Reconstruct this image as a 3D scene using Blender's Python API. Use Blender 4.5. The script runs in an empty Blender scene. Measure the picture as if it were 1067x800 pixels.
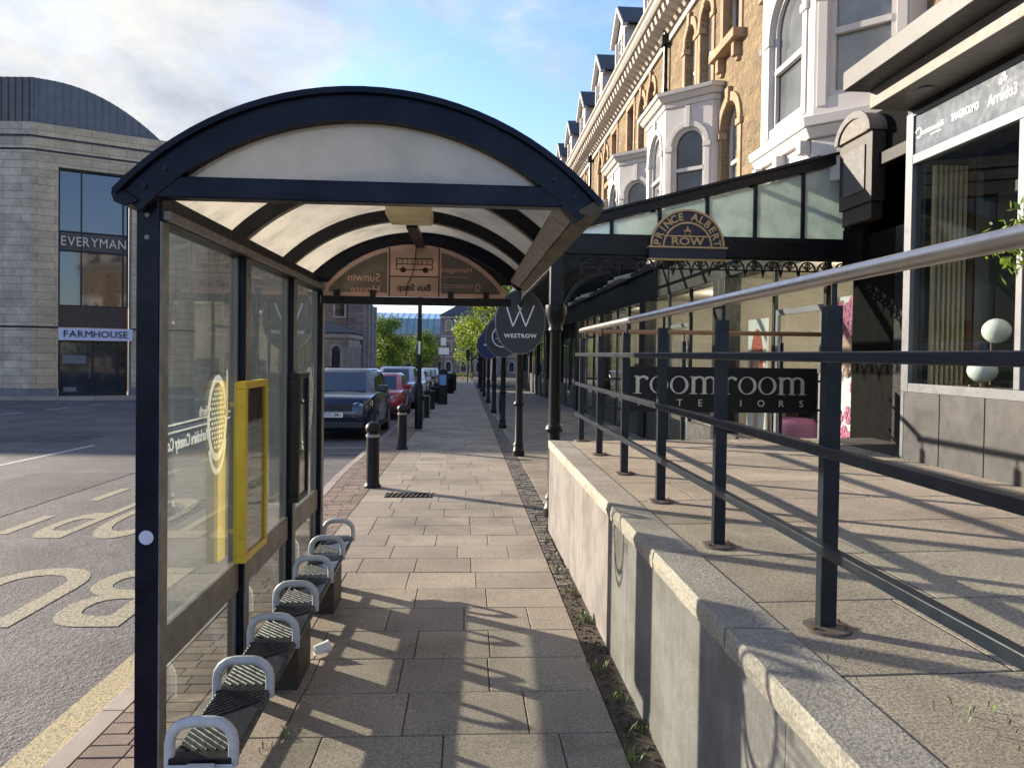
import bpy, bmesh, math, random
from mathutils import Vector, Matrix
random.seed(7)
S = bpy.context.scene
COL = S.collection
R = math.radians
SL = 0.0168                       # the street falls gently away from the viewer
def gz(y): return -SL * y

# ------------------------------------------------------------------ materials
def nodes(name):
    m = bpy.data.materials.new(name); m.use_nodes = True
    nt = m.node_tree; nt.nodes.clear()
    out = nt.nodes.new('ShaderNodeOutputMaterial')
    return m, nt, out
def N(nt, t, **kw):
    n = nt.nodes.new(t)
    for k, v in kw.items():
        if k in n.inputs: n.inputs[k].default_value = v
        else: setattr(n, k, v)
    return n
def ramp(nt, fac, stops):
    r = nt.nodes.new('ShaderNodeValToRGB'); e = r.color_ramp.elements
    while len(e) < len(stops): e.new(0.5)
    for i, (p, c) in enumerate(stops):
        e[i].position = p; e[i].color = (c if len(c) == 4 else (*c, 1))
    nt.links.new(fac, r.inputs[0]); return r.outputs[0]
def mixc(nt, fac, a, b, mode='MIX'):
    m = nt.nodes.new('ShaderNodeMix'); m.data_type = 'RGBA'; m.blend_type = mode
    for sock, v in ((m.inputs[0], fac), (m.inputs[6], a), (m.inputs[7], b)):
        if hasattr(v, 'is_output'): nt.links.new(v, sock)
        elif isinstance(v, (int, float)): sock.default_value = v if sock.type == 'VALUE' else (v, v, v, 1)
        else: sock.default_value = (*v[:3], 1)
    return m.outputs[2]
def noise(nt, vec, scale, detail=4, rough=0.55, dist=0):
    n = N(nt, 'ShaderNodeTexNoise', Scale=scale, Detail=detail, Roughness=rough, Distortion=dist)
    if vec is not None: nt.links.new(vec, n.inputs['Vector'])
    return n.outputs['Fac']
def dotvec(nt, udir, vdir, src=None):
    g = src or N(nt, 'ShaderNodeNewGeometry').outputs['Position']
    c = nt.nodes.new('ShaderNodeCombineXYZ')
    for i, d in enumerate((udir, vdir)):
        v = N(nt, 'ShaderNodeVectorMath', operation='DOT_PRODUCT'); nt.links.new(g, v.inputs[0]); v.inputs[1].default_value = d
        nt.links.new(v.outputs['Value'], c.inputs[i])
    return c.outputs[0]
def bump(nt, h, strength=0.3, dist=0.01):
    b = N(nt, 'ShaderNodeBump', Strength=strength, Distance=dist); nt.links.new(h, b.inputs['Height']); return b.outputs[0]
def bsdf(nt, out, color, rough=0.6, metal=0.0, normal=None, spec=0.5, coat=0.0):
    b = N(nt, 'ShaderNodeBsdfPrincipled', Metallic=metal)
    for k, v in (('Base Color', color), ('Roughness', rough)):
        if hasattr(v, 'is_output'): nt.links.new(v, b.inputs[k])
        elif isinstance(v, (int, float)): b.inputs[k].default_value = v
        else: b.inputs[k].default_value = (*v[:3], 1)
    b.inputs['Specular IOR Level'].default_value = spec
    if coat: b.inputs['Coat Weight'].default_value = coat; b.inputs['Coat Roughness'].default_value = 0.06
    if normal is not None: nt.links.new(normal, b.inputs['Normal'])
    nt.links.new(b.outputs[0], out.inputs[0]); return b
def sc(c, k): return tuple(min(1, x * k) for x in c)

def plain(name, c, rough=0.5, metal=0.0, var=0.15, scale=6, bmp=0.0, bscale=120, spec=0.5, coat=0.0, island=0.0, speck=0.0, sscale=300, stain=0.0, chips=0.0):
    """a base colour with large soft variation, optional speckle, per-piece variation and fine bump"""
    m, nt, out = nodes(name)
    v = N(nt, 'ShaderNodeNewGeometry').outputs['Position']
    col = ramp(nt, noise(nt, v, scale, 5), [(0.3, sc(c, 1 - var)), (0.7, sc(c, 1 + var))])
    if speck:
        col = mixc(nt, 1.0, col, ramp(nt, noise(nt, v, sscale, 2), [(0.35, (1 - speck,) * 3), (0.65, (1 + speck,) * 3)]), 'MULTIPLY')
    if island:
        col = mixc(nt, 1.0, col, ramp(nt, N(nt, 'ShaderNodeNewGeometry').outputs['Random Per Island'], [(0, (1 - island, 1 - island, 1 - island * .8)), (1, (1 + island, 1 + island, 1 + island * .9))]), 'MULTIPLY')
    if stain:                                       # old spills, tyre dirt and trodden-in chewing gum
        col = mixc(nt, ramp(nt, noise(nt, v, .85, 7, .72, .3), [(.50, (0, 0, 0)), (.66, (stain,) * 3)]), col, sc(c, .45))
        vo = N(nt, 'ShaderNodeTexVoronoi', Scale=3.1); nt.links.new(v, vo.inputs['Vector'])
        col = mixc(nt, ramp(nt, vo.outputs['Distance'], [(.035, (stain * 1.1,) * 3), (.062, (0, 0, 0))]), col, sc(c, .5))
        vo = N(nt, 'ShaderNodeTexVoronoi', Scale=1.7); nt.links.new(v, vo.inputs['Vector'])
        col = mixc(nt, ramp(nt, vo.outputs['Distance'], [(.02, (.5,) * 3), (.03, (0, 0, 0))]), col, sc(c, 1.7))
    if chips:                                       # knocks and dust on the paint
        col = mixc(nt, ramp(nt, noise(nt, v, 38, 6, .7), [(.66, (0, 0, 0)), (.70, (chips,) * 3)]), col, (.10, .075, .055))
        col = mixc(nt, ramp(nt, noise(nt, v, 4.5, 6, .7), [(.45, (0, 0, 0)), (.75, (chips * .45,) * 3)]), col, (.075, .07, .062))
    rr = ramp(nt, noise(nt, v, scale * 2.3, 4), [(0.3, (max(0, rough - .08),) * 3), (0.7, (min(1, rough + .08),) * 3)])
    nm = bump(nt, noise(nt, v, bscale, 3), bmp, 0.004) if bmp else None
    bsdf(nt, out, col, rr, metal, nm, spec, coat)
    return m

def masonry(name, c1, c2, mortar, bw, rh, udir, ms=0.012, bmp=0.5, rocky=0.0, var=0.3, dark=None):
    m, nt, out = nodes(name)
    v = dotvec(nt, udir, (0, 0, 1))
    b = N(nt, 'ShaderNodeTexBrick', **{'Scale': 1.0, 'Mortar Size': ms, 'Mortar Smooth': 0.2, 'Bias': 0.0, 'Brick Width': bw, 'Row Height': rh})
    b.inputs['Color1'].default_value = (*c1, 1); b.inputs['Color2'].default_value = (*c2, 1); b.inputs['Mortar'].default_value = (*mortar, 1)
    nt.links.new(v, b.inputs['Vector'])
    pos = N(nt, 'ShaderNodeNewGeometry').outputs['Position']
    col = mixc(nt, 1.0, b.outputs['Color'], ramp(nt, noise(nt, pos, 1.1, 6, .65), [(0.3, (1 - var,) * 3), (0.7, (1 + var * .7,) * 3)]), 'MULTIPLY')
    col = mixc(nt, 1.0, col, ramp(nt, noise(nt, pos, 14, 4), [(0.3, (.82,) * 3), (0.7, (1.15,) * 3)]), 'MULTIPLY')
    if dark: col = mixc(nt, ramp(nt, noise(nt, pos, .5, 6, .7), [(.45, (0, 0, 0)), (.65, (1, 1, 1))]), col, dark)
    hm = N(nt, 'ShaderNodeMath', operation='SUBTRACT'); hm.inputs[0].default_value = 1; nt.links.new(b.outputs['Fac'], hm.inputs[1])
    h = hm.outputs[0]
    if rocky:
        ad = N(nt, 'ShaderNodeMath', operation='MULTIPLY_ADD'); nt.links.new(noise(nt, pos, 6.5, 6, .7), ad.inputs[0]); ad.inputs[1].default_value = rocky; nt.links.new(h, ad.inputs[2]); h = ad.outputs[0]
    bsdf(nt, out, col, 0.88, 0, bump(nt, h, bmp, 0.11 if rocky > 1 else .03), 0.3)
    return m

def glass(name, tint=(.9, .93, .92), refl=1.0, rough=0.01, dirt=0.0, dirtc=(.6, .6, .55), ior=1.5):
    """clear sheet: see-through with a Fresnel mirror and an optional film of dirt"""
    m, nt, out = nodes(name)
    tr = N(nt, 'ShaderNodeBsdfTransparent', Color=(*tint, 1)); gl = N(nt, 'ShaderNodeBsdfGlossy', Roughness=rough)
    lw = N(nt, 'ShaderNodeLayerWeight', Blend=.5); pw = N(nt, 'ShaderNodeMath', operation='POWER'); nt.links.new(lw.outputs['Facing'], pw.inputs[0]); pw.inputs[1].default_value = 5
    fr = N(nt, 'ShaderNodeMath', operation='MULTIPLY_ADD'); nt.links.new(pw.outputs[0], fr.inputs[0]); fr.inputs[1].default_value = .96; fr.inputs[2].default_value = .04; mx = N(nt, 'ShaderNodeMixShader')
    k = N(nt, 'ShaderNodeMath', operation='MULTIPLY', use_clamp=True); nt.links.new(fr.outputs[0], k.inputs[0]); k.inputs[1].default_value = refl
    nt.links.new(k.outputs[0], mx.inputs[0]); nt.links.new(tr.outputs[0], mx.inputs[1]); nt.links.new(gl.outputs[0], mx.inputs[2])
    o = mx.outputs[0]
    if dirt:
        pos = N(nt, 'ShaderNodeNewGeometry').outputs['Position']
        mp = N(nt, 'ShaderNodeMapping'); nt.links.new(pos, mp.inputs[0]); mp.inputs['Scale'].default_value = (8, 8, 1.6)
        f = ramp(nt, noise(nt, mp.outputs[0], 3, 7, .7), [(.25, (dirt * .3,) * 3), (.8, (dirt * 1.6,) * 3)])
        d = N(nt, 'ShaderNodeBsdfDiffuse', Color=(*dirtc, 1)); t2 = N(nt, 'ShaderNodeBsdfTranslucent', Color=(*dirtc, 1)); ds = N(nt, 'ShaderNodeMixShader', Fac=0.5)
        nt.links.new(d.outputs[0], ds.inputs[1]); nt.links.new(t2.outputs[0], ds.inputs[2])
        m2 = N(nt, 'ShaderNodeMixShader'); nt.links.new(f, m2.inputs[0]); nt.links.new(o, m2.inputs[1]); nt.links.new(ds.outputs[0], m2.inputs[2]); o = m2.outputs[0]
    nt.links.new(o, out.inputs[0]); return m

def frosted(name, c, clear=0.2, trans=0.6, gloss=0.08, spots=0.0):
    """milky plastic sheet that lets light through"""
    m, nt, out = nodes(name)
    pos = N(nt, 'ShaderNodeNewGeometry').outputs['Position']
    col = ramp(nt, noise(nt, pos, 5, 6, .6), [(.25, sc(c, .74)), (.5, c), (.75, sc(c, 1.1))])
    if spots:
        col = mixc(nt, ramp(nt, noise(nt, pos, 42, 2), [(.68, (0, 0, 0)), (.74, (spots,) * 3)]), col, sc(c, .35))
    tl = N(nt, 'ShaderNodeBsdfTranslucent'); df = N(nt, 'ShaderNodeBsdfDiffuse'); nt.links.new(col, tl.inputs[0]); nt.links.new(col, df.inputs[0])
    a = N(nt, 'ShaderNodeMixShader', Fac=trans); nt.links.new(df.outputs[0], a.inputs[1]); nt.links.new(tl.outputs[0], a.inputs[2])
    tp = N(nt, 'ShaderNodeBsdfTransparent', Color=(*sc(c, 1.1), 1)); b = N(nt, 'ShaderNodeMixShader', Fac=clear); nt.links.new(a.outputs[0], b.inputs[1]); nt.links.new(tp.outputs[0], b.inputs[2])
    g = N(nt, 'ShaderNodeBsdfGlossy', Roughness=.12); d = N(nt, 'ShaderNodeMixShader', Fac=gloss); nt.links.new(b.outputs[0], d.inputs[1]); nt.links.new(g.outputs[0], d.inputs[2])
    nt.links.new(d.outputs[0], out.inputs[0]); return m

def asphalt(name, c, cracks=True):
    m, nt, out = nodes(name)
    v = N(nt, 'ShaderNodeNewGeometry').outputs['Position']
    vo = N(nt, 'ShaderNodeTexVoronoi', Scale=75.0); nt.links.new(v, vo.inputs['Vector'])
    vo2 = N(nt, 'ShaderNodeTexVoronoi', Scale=28.0); nt.links.new(v, vo2.inputs['Vector'])
    col = ramp(nt, noise(nt, v, .7, 6, .65), [(.35, sc(c, .72)), (.5, c), (.65, sc(c, 1.3))])
    col = mixc(nt, 1.0, col, ramp(nt, vo.outputs['Color'], [(0, (.5,) * 3), (.5, (.95,) * 3), (1, (1.75,) * 3)]), 'MULTIPLY')
    col = mixc(nt, 1.0, col, ramp(nt, noise(nt, v, 8, 5, .7), [(.3, (.8,) * 3), (.7, (1.2,) * 3)]), 'MULTIPLY')
    col = mixc(nt, ramp(nt, noise(nt, v, .45, 7, .7, .6), [(.54, (0,) * 3), (.64, (.5,) * 3)]), col, sc(c, .4))
    ad = N(nt, 'ShaderNodeMath', operation='ADD'); nt.links.new(vo.outputs['Distance'], ad.inputs[0]); nt.links.new(vo2.outputs['Distance'], ad.inputs[1])
    bsdf(nt, out, col, 0.82, 0, bump(nt, ad.outputs[0], .6, .006), .3)
    return m

def wornpaint(name, c, under, wear=.5, sc_=45):
    m, nt, out = nodes(name)
    v = N(nt, 'ShaderNodeNewGeometry').outputs['Position']
    f = ramp(nt, noise(nt, v, sc_, 5, .7), [(wear - .06, (1, 1, 1)), (wear + .08, (0, 0, 0))])
    col = mixc(nt, f, c, under)
    bsdf(nt, out, col, .8, 0, bump(nt, noise(nt, v, 90, 3), .5, .01), .3); return m

M = {}
M['navy'] = plain('navy_paint', (.002, .0035, .013), .32, chips=.3, var=.25, scale=9, spec=.18)
M['navy_dull'] = plain('dark_paint', (.006, .007, .011), .42, spec=.3, var=.3, scale=9)
M['black'] = plain('black_paint', (.006, .006, .007), .42, spec=.35, var=.3, scale=12)
M['cast'] = plain('cast_iron_paint', (.004, .0045, .006), .42, spec=.3, chips=.25, var=.25, scale=20, bmp=.15, bscale=60)
M['fence'] = plain('slate_blue_paint', (.008, .013, .023), .36, spec=.32, chips=.45, var=.15, scale=8)
M['steel'] = plain('brushed_steel', (.50, .47, .45), .36, metal=1, var=.1, scale=10, bmp=.06, bscale=300)
M['bronze'] = plain('bronze_tube', (.34, .22, .13), .35, metal=.9, var=.1)
M['alu'] = plain('aged_aluminium', (.20, .185, .165), .5, metal=.35, var=.3, scale=12)
M['grey_alu'] = plain('grey_coated_metal', (.125, .135, .15), .45, metal=.3, var=.06)
M['arm'] = plain('grey_armrest', (.46, .47, .48), .42, var=.12, scale=25)
M['seat'] = plain('black_seat_plastic', (.022, .024, .03), .3, var=.3, scale=20)
M['yellow'] = plain('yellow_paint', (.62, .42, .02), .38, var=.1)
M['white'] = frosted('white_vinyl', (.92, .92, .91), 0, .55, .02)
M['roof'] = frosted('milky_roof_sheet', (.74, .715, .655), .06, .62, .06, .55)
M['gable'] = frosted('milky_gable_sheet', (.74, .70, .61), .30, .5, .05, .2)
M['glass'] = glass('shelter_glass', (.90, .94, .93), 1.7, .012, .035, (.56, .63, .64))
M['glass_low'] = glass('shelter_glass_lower', (.86, .9, .88), 1.1, .02, .02)
M['shopglass'] = glass('shop_glass', (.86, .89, .89), 1.1, .005)
M['canopyglass'] = frosted('canopy_glass', (.70, .77, .72), .08, .5, .12)
M['paver'] = plain('buff_paver', (.275, .238, .194), .85, stain=.6, var=.16, scale=1.3, bmp=.5, bscale=160, island=.13, speck=.34, sscale=110, spec=.25)
M['slab'] = plain('terrace_slab', (.335, .285, .222), .86, stain=.55, var=.14, scale=1.7, bmp=.5, bscale=130, island=.10, speck=.34, sscale=100, spec=.25)
M['brickpave'] = plain('red_block_paving', (.20, .15, .12), .86, var=.2, scale=2, bmp=.4, bscale=150, island=.25, speck=.2, sscale=150, spec=.25)
M['greypave'] = plain('grey_block_paving', (.19, .172, .158), .8, var=.2, scale=2, bmp=.4, bscale=150, island=.2, speck=.15, spec=.3)
M['cobble'] = plain('stone_sett', (.13, .115, .10), .8, var=.25, scale=6, bmp=.5, bscale=60, island=.3, spec=.3)
M['joint'] = plain('joint_sand', (.045, .04, .034), .95, var=.3, scale=5, speck=.3, sscale=80)
M['dirt'] = plain('damp_dirt', (.06, .047, .034), .95, var=.45, scale=9, bmp=.8, bscale=60, speck=.35, sscale=90)
M['kerb'] = plain('kerb_stone', (.27, .23, .20), .85, var=.18, scale=3, bmp=.4, bscale=120, island=.1, speck=.18)
M['asphalt'] = asphalt('road_asphalt', (.10, .095, .094))
M['yline'] = wornpaint('worn_cream_line', (.40, .33, .18), (.13, .12, .11), .44, 60)
M['cream'] = wornpaint('worn_cream_marking', (.36, .32, .20), (.12, .115, .11), .47, 50)
M['wline'] = wornpaint('worn_white_marking', (.55, .55, .53), (.14, .14, .14), .46, 50)
M['granite'] = plain('granite_coping', (.33, .295, .25), .8, var=.15, scale=3, bmp=.8, bscale=90, island=.06, speck=.26, sscale=95, stain=.35, spec=.35)
M['trim_white'] = plain('white_painted_stone', (.52, .492, .475), .62, var=.06, scale=2, bmp=.1, bscale=30)
M['cornice'] = plain('cream_painted_cornice', (.40, .36, .31), .7, var=.14, scale=3)
M['dress'] = plain('dressed_sandstone', (.33, .225, .14), .85, var=.22, scale=3, bmp=.3, bscale=50, speck=.1, sscale=60)
M['pier'] = plain('matt_black_pier', (.006, .006, .006), .85, spec=.05)
M['plainwhite'] = plain('white_board', (.80, .81, .81), .5, var=.04)
M['sand'] = masonry('rock_faced_sandstone', (.36, .262, .155), (.245, .178, .108), (.30, .245, .18), .40, .15, (0, 1, 0), .014, 1.0, 1.3, .18)
M['slate'] = plain('roof_slate', (.05, .055, .065), .6, var=.3, scale=6)
def panemat(name):
    m, nt, out = nodes(name); pos = N(nt, 'ShaderNodeNewGeometry').outputs['Position']
    r = N(nt, 'ShaderNodeObjectInfo').outputs['Random']                    # some rooms dark, some with pale blinds drawn
    col = ramp(nt, r, [(0, (.02, .024, .034)), (.34, (.03, .036, .05)), (.36, (.30, .30, .28)), (.62, (.22, .235, .24)), (.64, (.07, .08, .095)), (1, (.11, .12, .13))])
    col = mixc(nt, 1.0, col, ramp(nt, noise(nt, pos, 1.3, 5), [(.3, (.6,) * 3), (.7, (1.35,) * 3)]), 'MULTIPLY')
    bsdf(nt, out, col, .04, 0, bump(nt, noise(nt, pos, 1.6, 3), .06, .02), .8); return m
M['pane'] = panemat('window_pane')
M['pane_dark'] = plain('dark_window_pane', (.02, .024, .028), .04, var=.3, scale=2, spec=.8)
M['granite_dark'] = plain('dark_granite_cladding', (.040, .040, .042), .45, var=.22, scale=3, bmp=.1, bscale=80, speck=.25, sscale=120)
M['gold'] = plain('gold_lettering', (.50, .34, .17), .45, metal=.5, var=.1)
M['signnavy'] = plain('sign_navy', (.016, .017, .030), .45, var=.15)
M['signgrey'] = plain('sign_charcoal', (.028, .031, .042), .5, var=.1)
M['room'] = plain('brushed_letter_metal', (.60, .55, .50), .35, metal=.55, var=.1)
M['roomgold'] = plain('gilt_letter_metal', (.62, .40, .20), .35, metal=.6, var=.1)
def leafmat(name, c):
    m, nt, out = nodes(name); pos = N(nt, 'ShaderNodeNewGeometry')
    col = ramp(nt, pos.outputs['Random Per Island'], [(0, sc(c, .55)), (.6, c), (1, sc(c, 1.5))])
    d = N(nt, 'ShaderNodeBsdfPrincipled', Roughness=.5); t = N(nt, 'ShaderNodeBsdfTranslucent'); nt.links.new(col, d.inputs['Base Color'])
    nt.links.new(mixc(nt, 1.0, col, (1.3, 1.25, .5), 'MULTIPLY'), t.inputs[0]); x = N(nt, 'ShaderNodeMixShader', Fac=.45); nt.links.new(d.outputs[0], x.inputs[1]); nt.links.new(t.outputs[0], x.inputs[2]); nt.links.new(x.outputs[0], out.inputs[0]); return m
M['leaf'] = leafmat('leaf_green', (.09, .14, .025))
M['weed'] = plain('weed_green', (.12, .17, .035), .6, var=.4, scale=20)
M['bark'] = plain('bark', (.06, .05, .04), .9, var=.3)
M['tyre'] = plain('tyre_rubber', (.015, .015, .016), .8)
M['rim'] = plain('alloy_rim', (.35, .36, .38), .3, metal=.9)
M['carglass'] = plain('car_glass', (.012, .02, .03), .03, spec=1.0, var=.1)
M['lamp_glass'] = plain('headlamp_lens', (.5, .5, .5), .08, metal=.4)
M['plate'] = plain('number_plate', (.75, .76, .76), .5, var=.03)
M['plastic'] = plain('black_plastic', (.02, .02, .022), .6)
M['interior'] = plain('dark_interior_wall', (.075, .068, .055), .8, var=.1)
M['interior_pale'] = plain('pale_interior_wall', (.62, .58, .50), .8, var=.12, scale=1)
M['oak'] = plain('pale_oak_slat', (.62, .50, .30), .55, var=.15, scale=7)
M['opal'] = plain('opal_glass_ball', (.80, .86, .80), .25, var=.03)

# ------------------------------------------------------------------ geometry
ORG = {}
class MB:
    def __init__(s): s.v = []; s.f = []
    def add(s, vs, fs):
        k = len(s.v); s.v += [Vector(p) for p in vs]; s.f += [tuple(i + k for i in f) for f in fs]; return s
    def box(s, x0, x1, y0, y1, z0, z1):
        return s.add([(x0, y0, z0), (x1, y0, z0), (x1, y1, z0), (x0, y1, z0), (x0, y0, z1), (x1, y0, z1), (x1, y1, z1), (x0, y1, z1)],
                     [(3, 2, 1, 0), (4, 5, 6, 7), (0, 1, 5, 4), (1, 2, 6, 5), (2, 3, 7, 6), (3, 0, 4, 7)])
    def fbox(s, o, u, v, w, h, d):
        """box from corner o, along u by w, along v by h, along u x v by d"""
        o = Vector(o); u = Vector(u).normalized(); v = Vector(v).normalized(); n = u.cross(v)
        P = [o + u * a + v * b + n * c for c in (0, d) for a, b in ((0, 0), (w, 0), (w, h), (0, h))]
        return s.add(P, [(3, 2, 1, 0), (4, 5, 6, 7), (0, 1, 5, 4), (1, 2, 6, 5), (2, 3, 7, 6), (3, 0, 4, 7)])
    def bar(s, p, q, w, h, up=(0, 0, 1)):
        p = Vector(p); q = Vector(q); d = (q - p); L = d.length; d.normalize()
        r = d.cross(Vector(up))
        if r.length < 1e-4: r = Vector((1, 0, 0))
        r.normalize(); t = r.cross(d)
        P = [a + r * (i * w / 2) + t * (j * h / 2) for a in (p, q) for i, j in ((-1, -1), (1, -1), (1, 1), (-1, 1))]
        return s.add(P, [(0, 1, 2, 3), (7, 6, 5, 4), (0, 4, 5, 1), (1, 5, 6, 2), (2, 6, 7, 3), (3, 7, 4, 0)])
    def tube(s, pts, r, n=10, caps=True):
        pts = [Vector(p) for p in pts]; rs = r if isinstance(r, (list, tuple)) else [r] * len(pts)
        rings = []; ref = None
        for i, p in enumerate(pts):
            d = (pts[min(i + 1, len(pts) - 1)] - pts[max(i - 1, 0)]).normalized()
            if ref is None: ref = Vector((0, 0, 1)) if abs(d.z) < .9 else Vector((1, 0, 0))
            a = d.cross(ref).normalized(); b = a.cross(d).normalized(); ref = b
            rings.append([p + a * (math.cos(t) * rs[i]) + b * (math.sin(t) * rs[i]) for t in (2 * math.pi * k / n for k in range(n))])
        return s.loft(rings, caps)
    def loft(s, rings, caps=True, closed=True):
        n = len(rings[0]); vs = [p for rg in rings for p in rg]; fs = []
        for i in range(len(rings) - 1):
            for k in range(n if closed else n - 1):
                fs.append((i * n + k, i * n + (k + 1) % n, (i + 1) * n + (k + 1) % n, (i + 1) * n + k))
        if caps and closed: fs += [tuple(range(n))[::-1], tuple(range((len(rings) - 1) * n, len(rings) * n))]
        return s.add(vs, fs)
    def lathe(s, c, prof, n=16, caps=True):
        c = Vector(c)
        return s.loft([[c + Vector((r * math.cos(2 * math.pi * k / n), r * math.sin(2 * math.pi * k / n), z)) for k in range(n)] for r, z in prof], caps)
    def ball(s, c, r, n=14, sz=1.0):
        return s.lathe(c, [(max(.001, r * math.sin(math.pi * i / 10)), -r * sz * math.cos(math.pi * i / 10)) for i in range(11)], n)
    def prism(s, poly, fr, d0, d1):
        """2-D polygon in frame fr=(o,u,v) pushed from depth d0 to d1 along u x v"""
        o, u, v = (Vector(a) for a in fr); n = u.cross(v); k = len(poly)
        P = [o + u * a + v * b + n * d for d in (d0, d1) for a, b in poly]
        return s.add(P, [tuple(range(k))[::-1], tuple(range(k, 2 * k))] + [(i, (i + 1) % k, k + (i + 1) % k, k + i) for i in range(k)])
    def strip(s, outer, inner, fr, d0, d1, closed=False):
        """ribbon between two matching 2-D polylines, given thickness"""
        o, u, v = (Vector(a) for a in fr); n = u.cross(v)
        rings = [[o + u * a[0] + v * a[1] + n * d0, o + u * a[0] + v * a[1] + n * d1, o + u * b[0] + v * b[1] + n * d1, o + u * b[0] + v * b[1] + n * d0] for a, b in zip(outer, inner)]
        if closed: rings.append(rings[0])
        return s.loft(rings, not closed)
    def mesh2(s, vf, fr, d=0.0):
        o, u, v = (Vector(a) for a in fr); n = u.cross(v)
        return s.add([o + u * p[0] + v * p[1] + n * (p[2] + d) for p in vf[0]], vf[1])
    def slope(s):
        for p in s.v: p.z += gz(p.y)
        return s
    def build(s, name, mat, parent=None, smooth=False, bevel=0.0, seg=2, auto=None):
        org = ORG.get(parent, Vector((0, 0, 0))) if parent else Vector((0, 0, 0))
        me = bpy.data.meshes.new(name)
        me.from_pydata([p - org for p in s.v], [], s.f); me.validate(); me.update()
        bm = bmesh.new(); bm.from_mesh(me); bmesh.ops.recalc_face_normals(bm, faces=bm.faces); bm.to_mesh(me); bm.free()
        o = bpy.data.objects.new(name, me); COL.objects.link(o)
        me.materials.append(M[mat] if isinstance(mat, str) else mat)
        if smooth:
            for p in me.polygons: p.use_smooth = True
            if auto: me.set_sharp_from_angle(angle=R(auto))
        if bevel:
            b = o.modifiers.new('bevel', 'BEVEL'); b.width = bevel; b.segments = seg; b.limit_method = 'ANGLE'; b.angle_limit = R(40)
        if parent: o.parent = parent; ORG[o] = org
        else: ORG[o] = Vector((0, 0, 0))
        return o
def thing(name, label, cat, loc=(0, 0, 0), group=None):
    o = bpy.data.objects.new(name, None); COL.objects.link(o); o.location = loc; o.empty_display_size = .2
    ORG[o] = Vector(loc); return tag(o, label, cat, group)
def tag(o, label=None, cat=None, group=None, kind=None):
    if label: o['label'] = label
    if cat: o['category'] = cat
    if group: o['group'] = group
    if kind: o['kind'] = kind
    return o
def struct(mb, name, mat, **kw): return tag(mb.build(name, mat, **kw), kind='structure')
def kids(o): return [c for c in bpy.data.objects if c.parent == o]
def copy_tree(o, parent=None, ch=None):
    ch = ch if ch is not None else {}
    if not ch:
        for c in bpy.data.objects:
            if c.parent: ch.setdefault(c.parent, []).append(c)
    c = o.copy(); COL.objects.link(c)
    if parent is not None: c.parent = parent
    for k in ch.get(o, []): copy_tree(k, c, ch)
    return c
def curve_mesh(cu):
    o = bpy.data.objects.new('tmp', cu); COL.objects.link(o)
    dg = bpy.context.evaluated_depsgraph_get(); dg.update()
    me = o.evaluated_get(dg).to_mesh()
    r = ([tuple(v.co) for v in me.vertices], [tuple(p.vertices) for p in me.polygons])
    o.evaluated_get(dg).to_mesh_clear(); bpy.data.objects.remove(o); bpy.data.curves.remove(cu); return r
def txt(s, h, depth=.003, align='CENTER', bold=0.0, sx=1.0, space=1.0, res=3):
    cu = bpy.data.curves.new('t', 'FONT'); cu.body = s; cu.align_x = align; cu.align_y = 'CENTER'; cu.size = h / .72
    cu.extrude = depth / 2; cu.offset = bold; cu.space_character = space; cu.resolution_u = res
    v, f = curve_mesh(cu)
    return ([(p[0] * sx, p[1], p[2]) for p in v], f)
def txtw(s, h, depth=.003, gap=.12, bold=0.0, res=3):
    """letters set one by one on their true widths; returns (verts, faces) centred"""
    x = 0; V = []; F = []
    for ch_ in s:
        v, f = txt(ch_, h, depth, 'LEFT', bold, 1, 1, res); x0 = min(p[0] for p in v); x1 = max(p[0] for p in v); k = len(V)
        V += [(p[0] - x0 + x, p[1], p[2]) for p in v]; F += [tuple(i + k for i in q) for q in f]; x += x1 - x0 + h * gap
    x -= h * gap; return ([(p[0] - x / 2, p[1], p[2]) for p in V], F)
def plate(outer, holes, depth):
    """flat plate with holes; returns (verts, faces), z from 0 to depth"""
    cu = bpy.data.curves.new('p', 'CURVE'); cu.dimensions = '2D'; cu.fill_mode = 'BOTH'; cu.extrude = depth / 2
    for poly in [outer] + holes:
        sp = cu.splines.new('POLY'); sp.points.add(len(poly) - 1)
        for i, p in enumerate(poly): sp.points[i].co = (p[0], p[1], 0, 1)
        sp.use_cyclic_u = True
    v, f = curve_mesh(cu)
    return ([(p[0], p[1], p[2] + depth / 2) for p in v], f)
def arc(cx, cy, r, a0, a1, n=24, ry=None):
    return [(cx + r * math.cos(R(a0 + (a1 - a0) * i / n)), cy + (ry or r) * math.sin(R(a0 + (a1 - a0) * i / n))) for i in range(n + 1)]
def archpoly(cx, w, z0, zs, n=12):
    """round-headed opening, springing at zs"""
    return [(cx - w / 2, z0), (cx + w / 2, z0)] + arc(cx, zs, w / 2, 0, 180, n)
def rect(x0, x1, y0, y1): return [(x0, y0), (x1, y0), (x1, y1), (x0, y1)]
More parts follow.
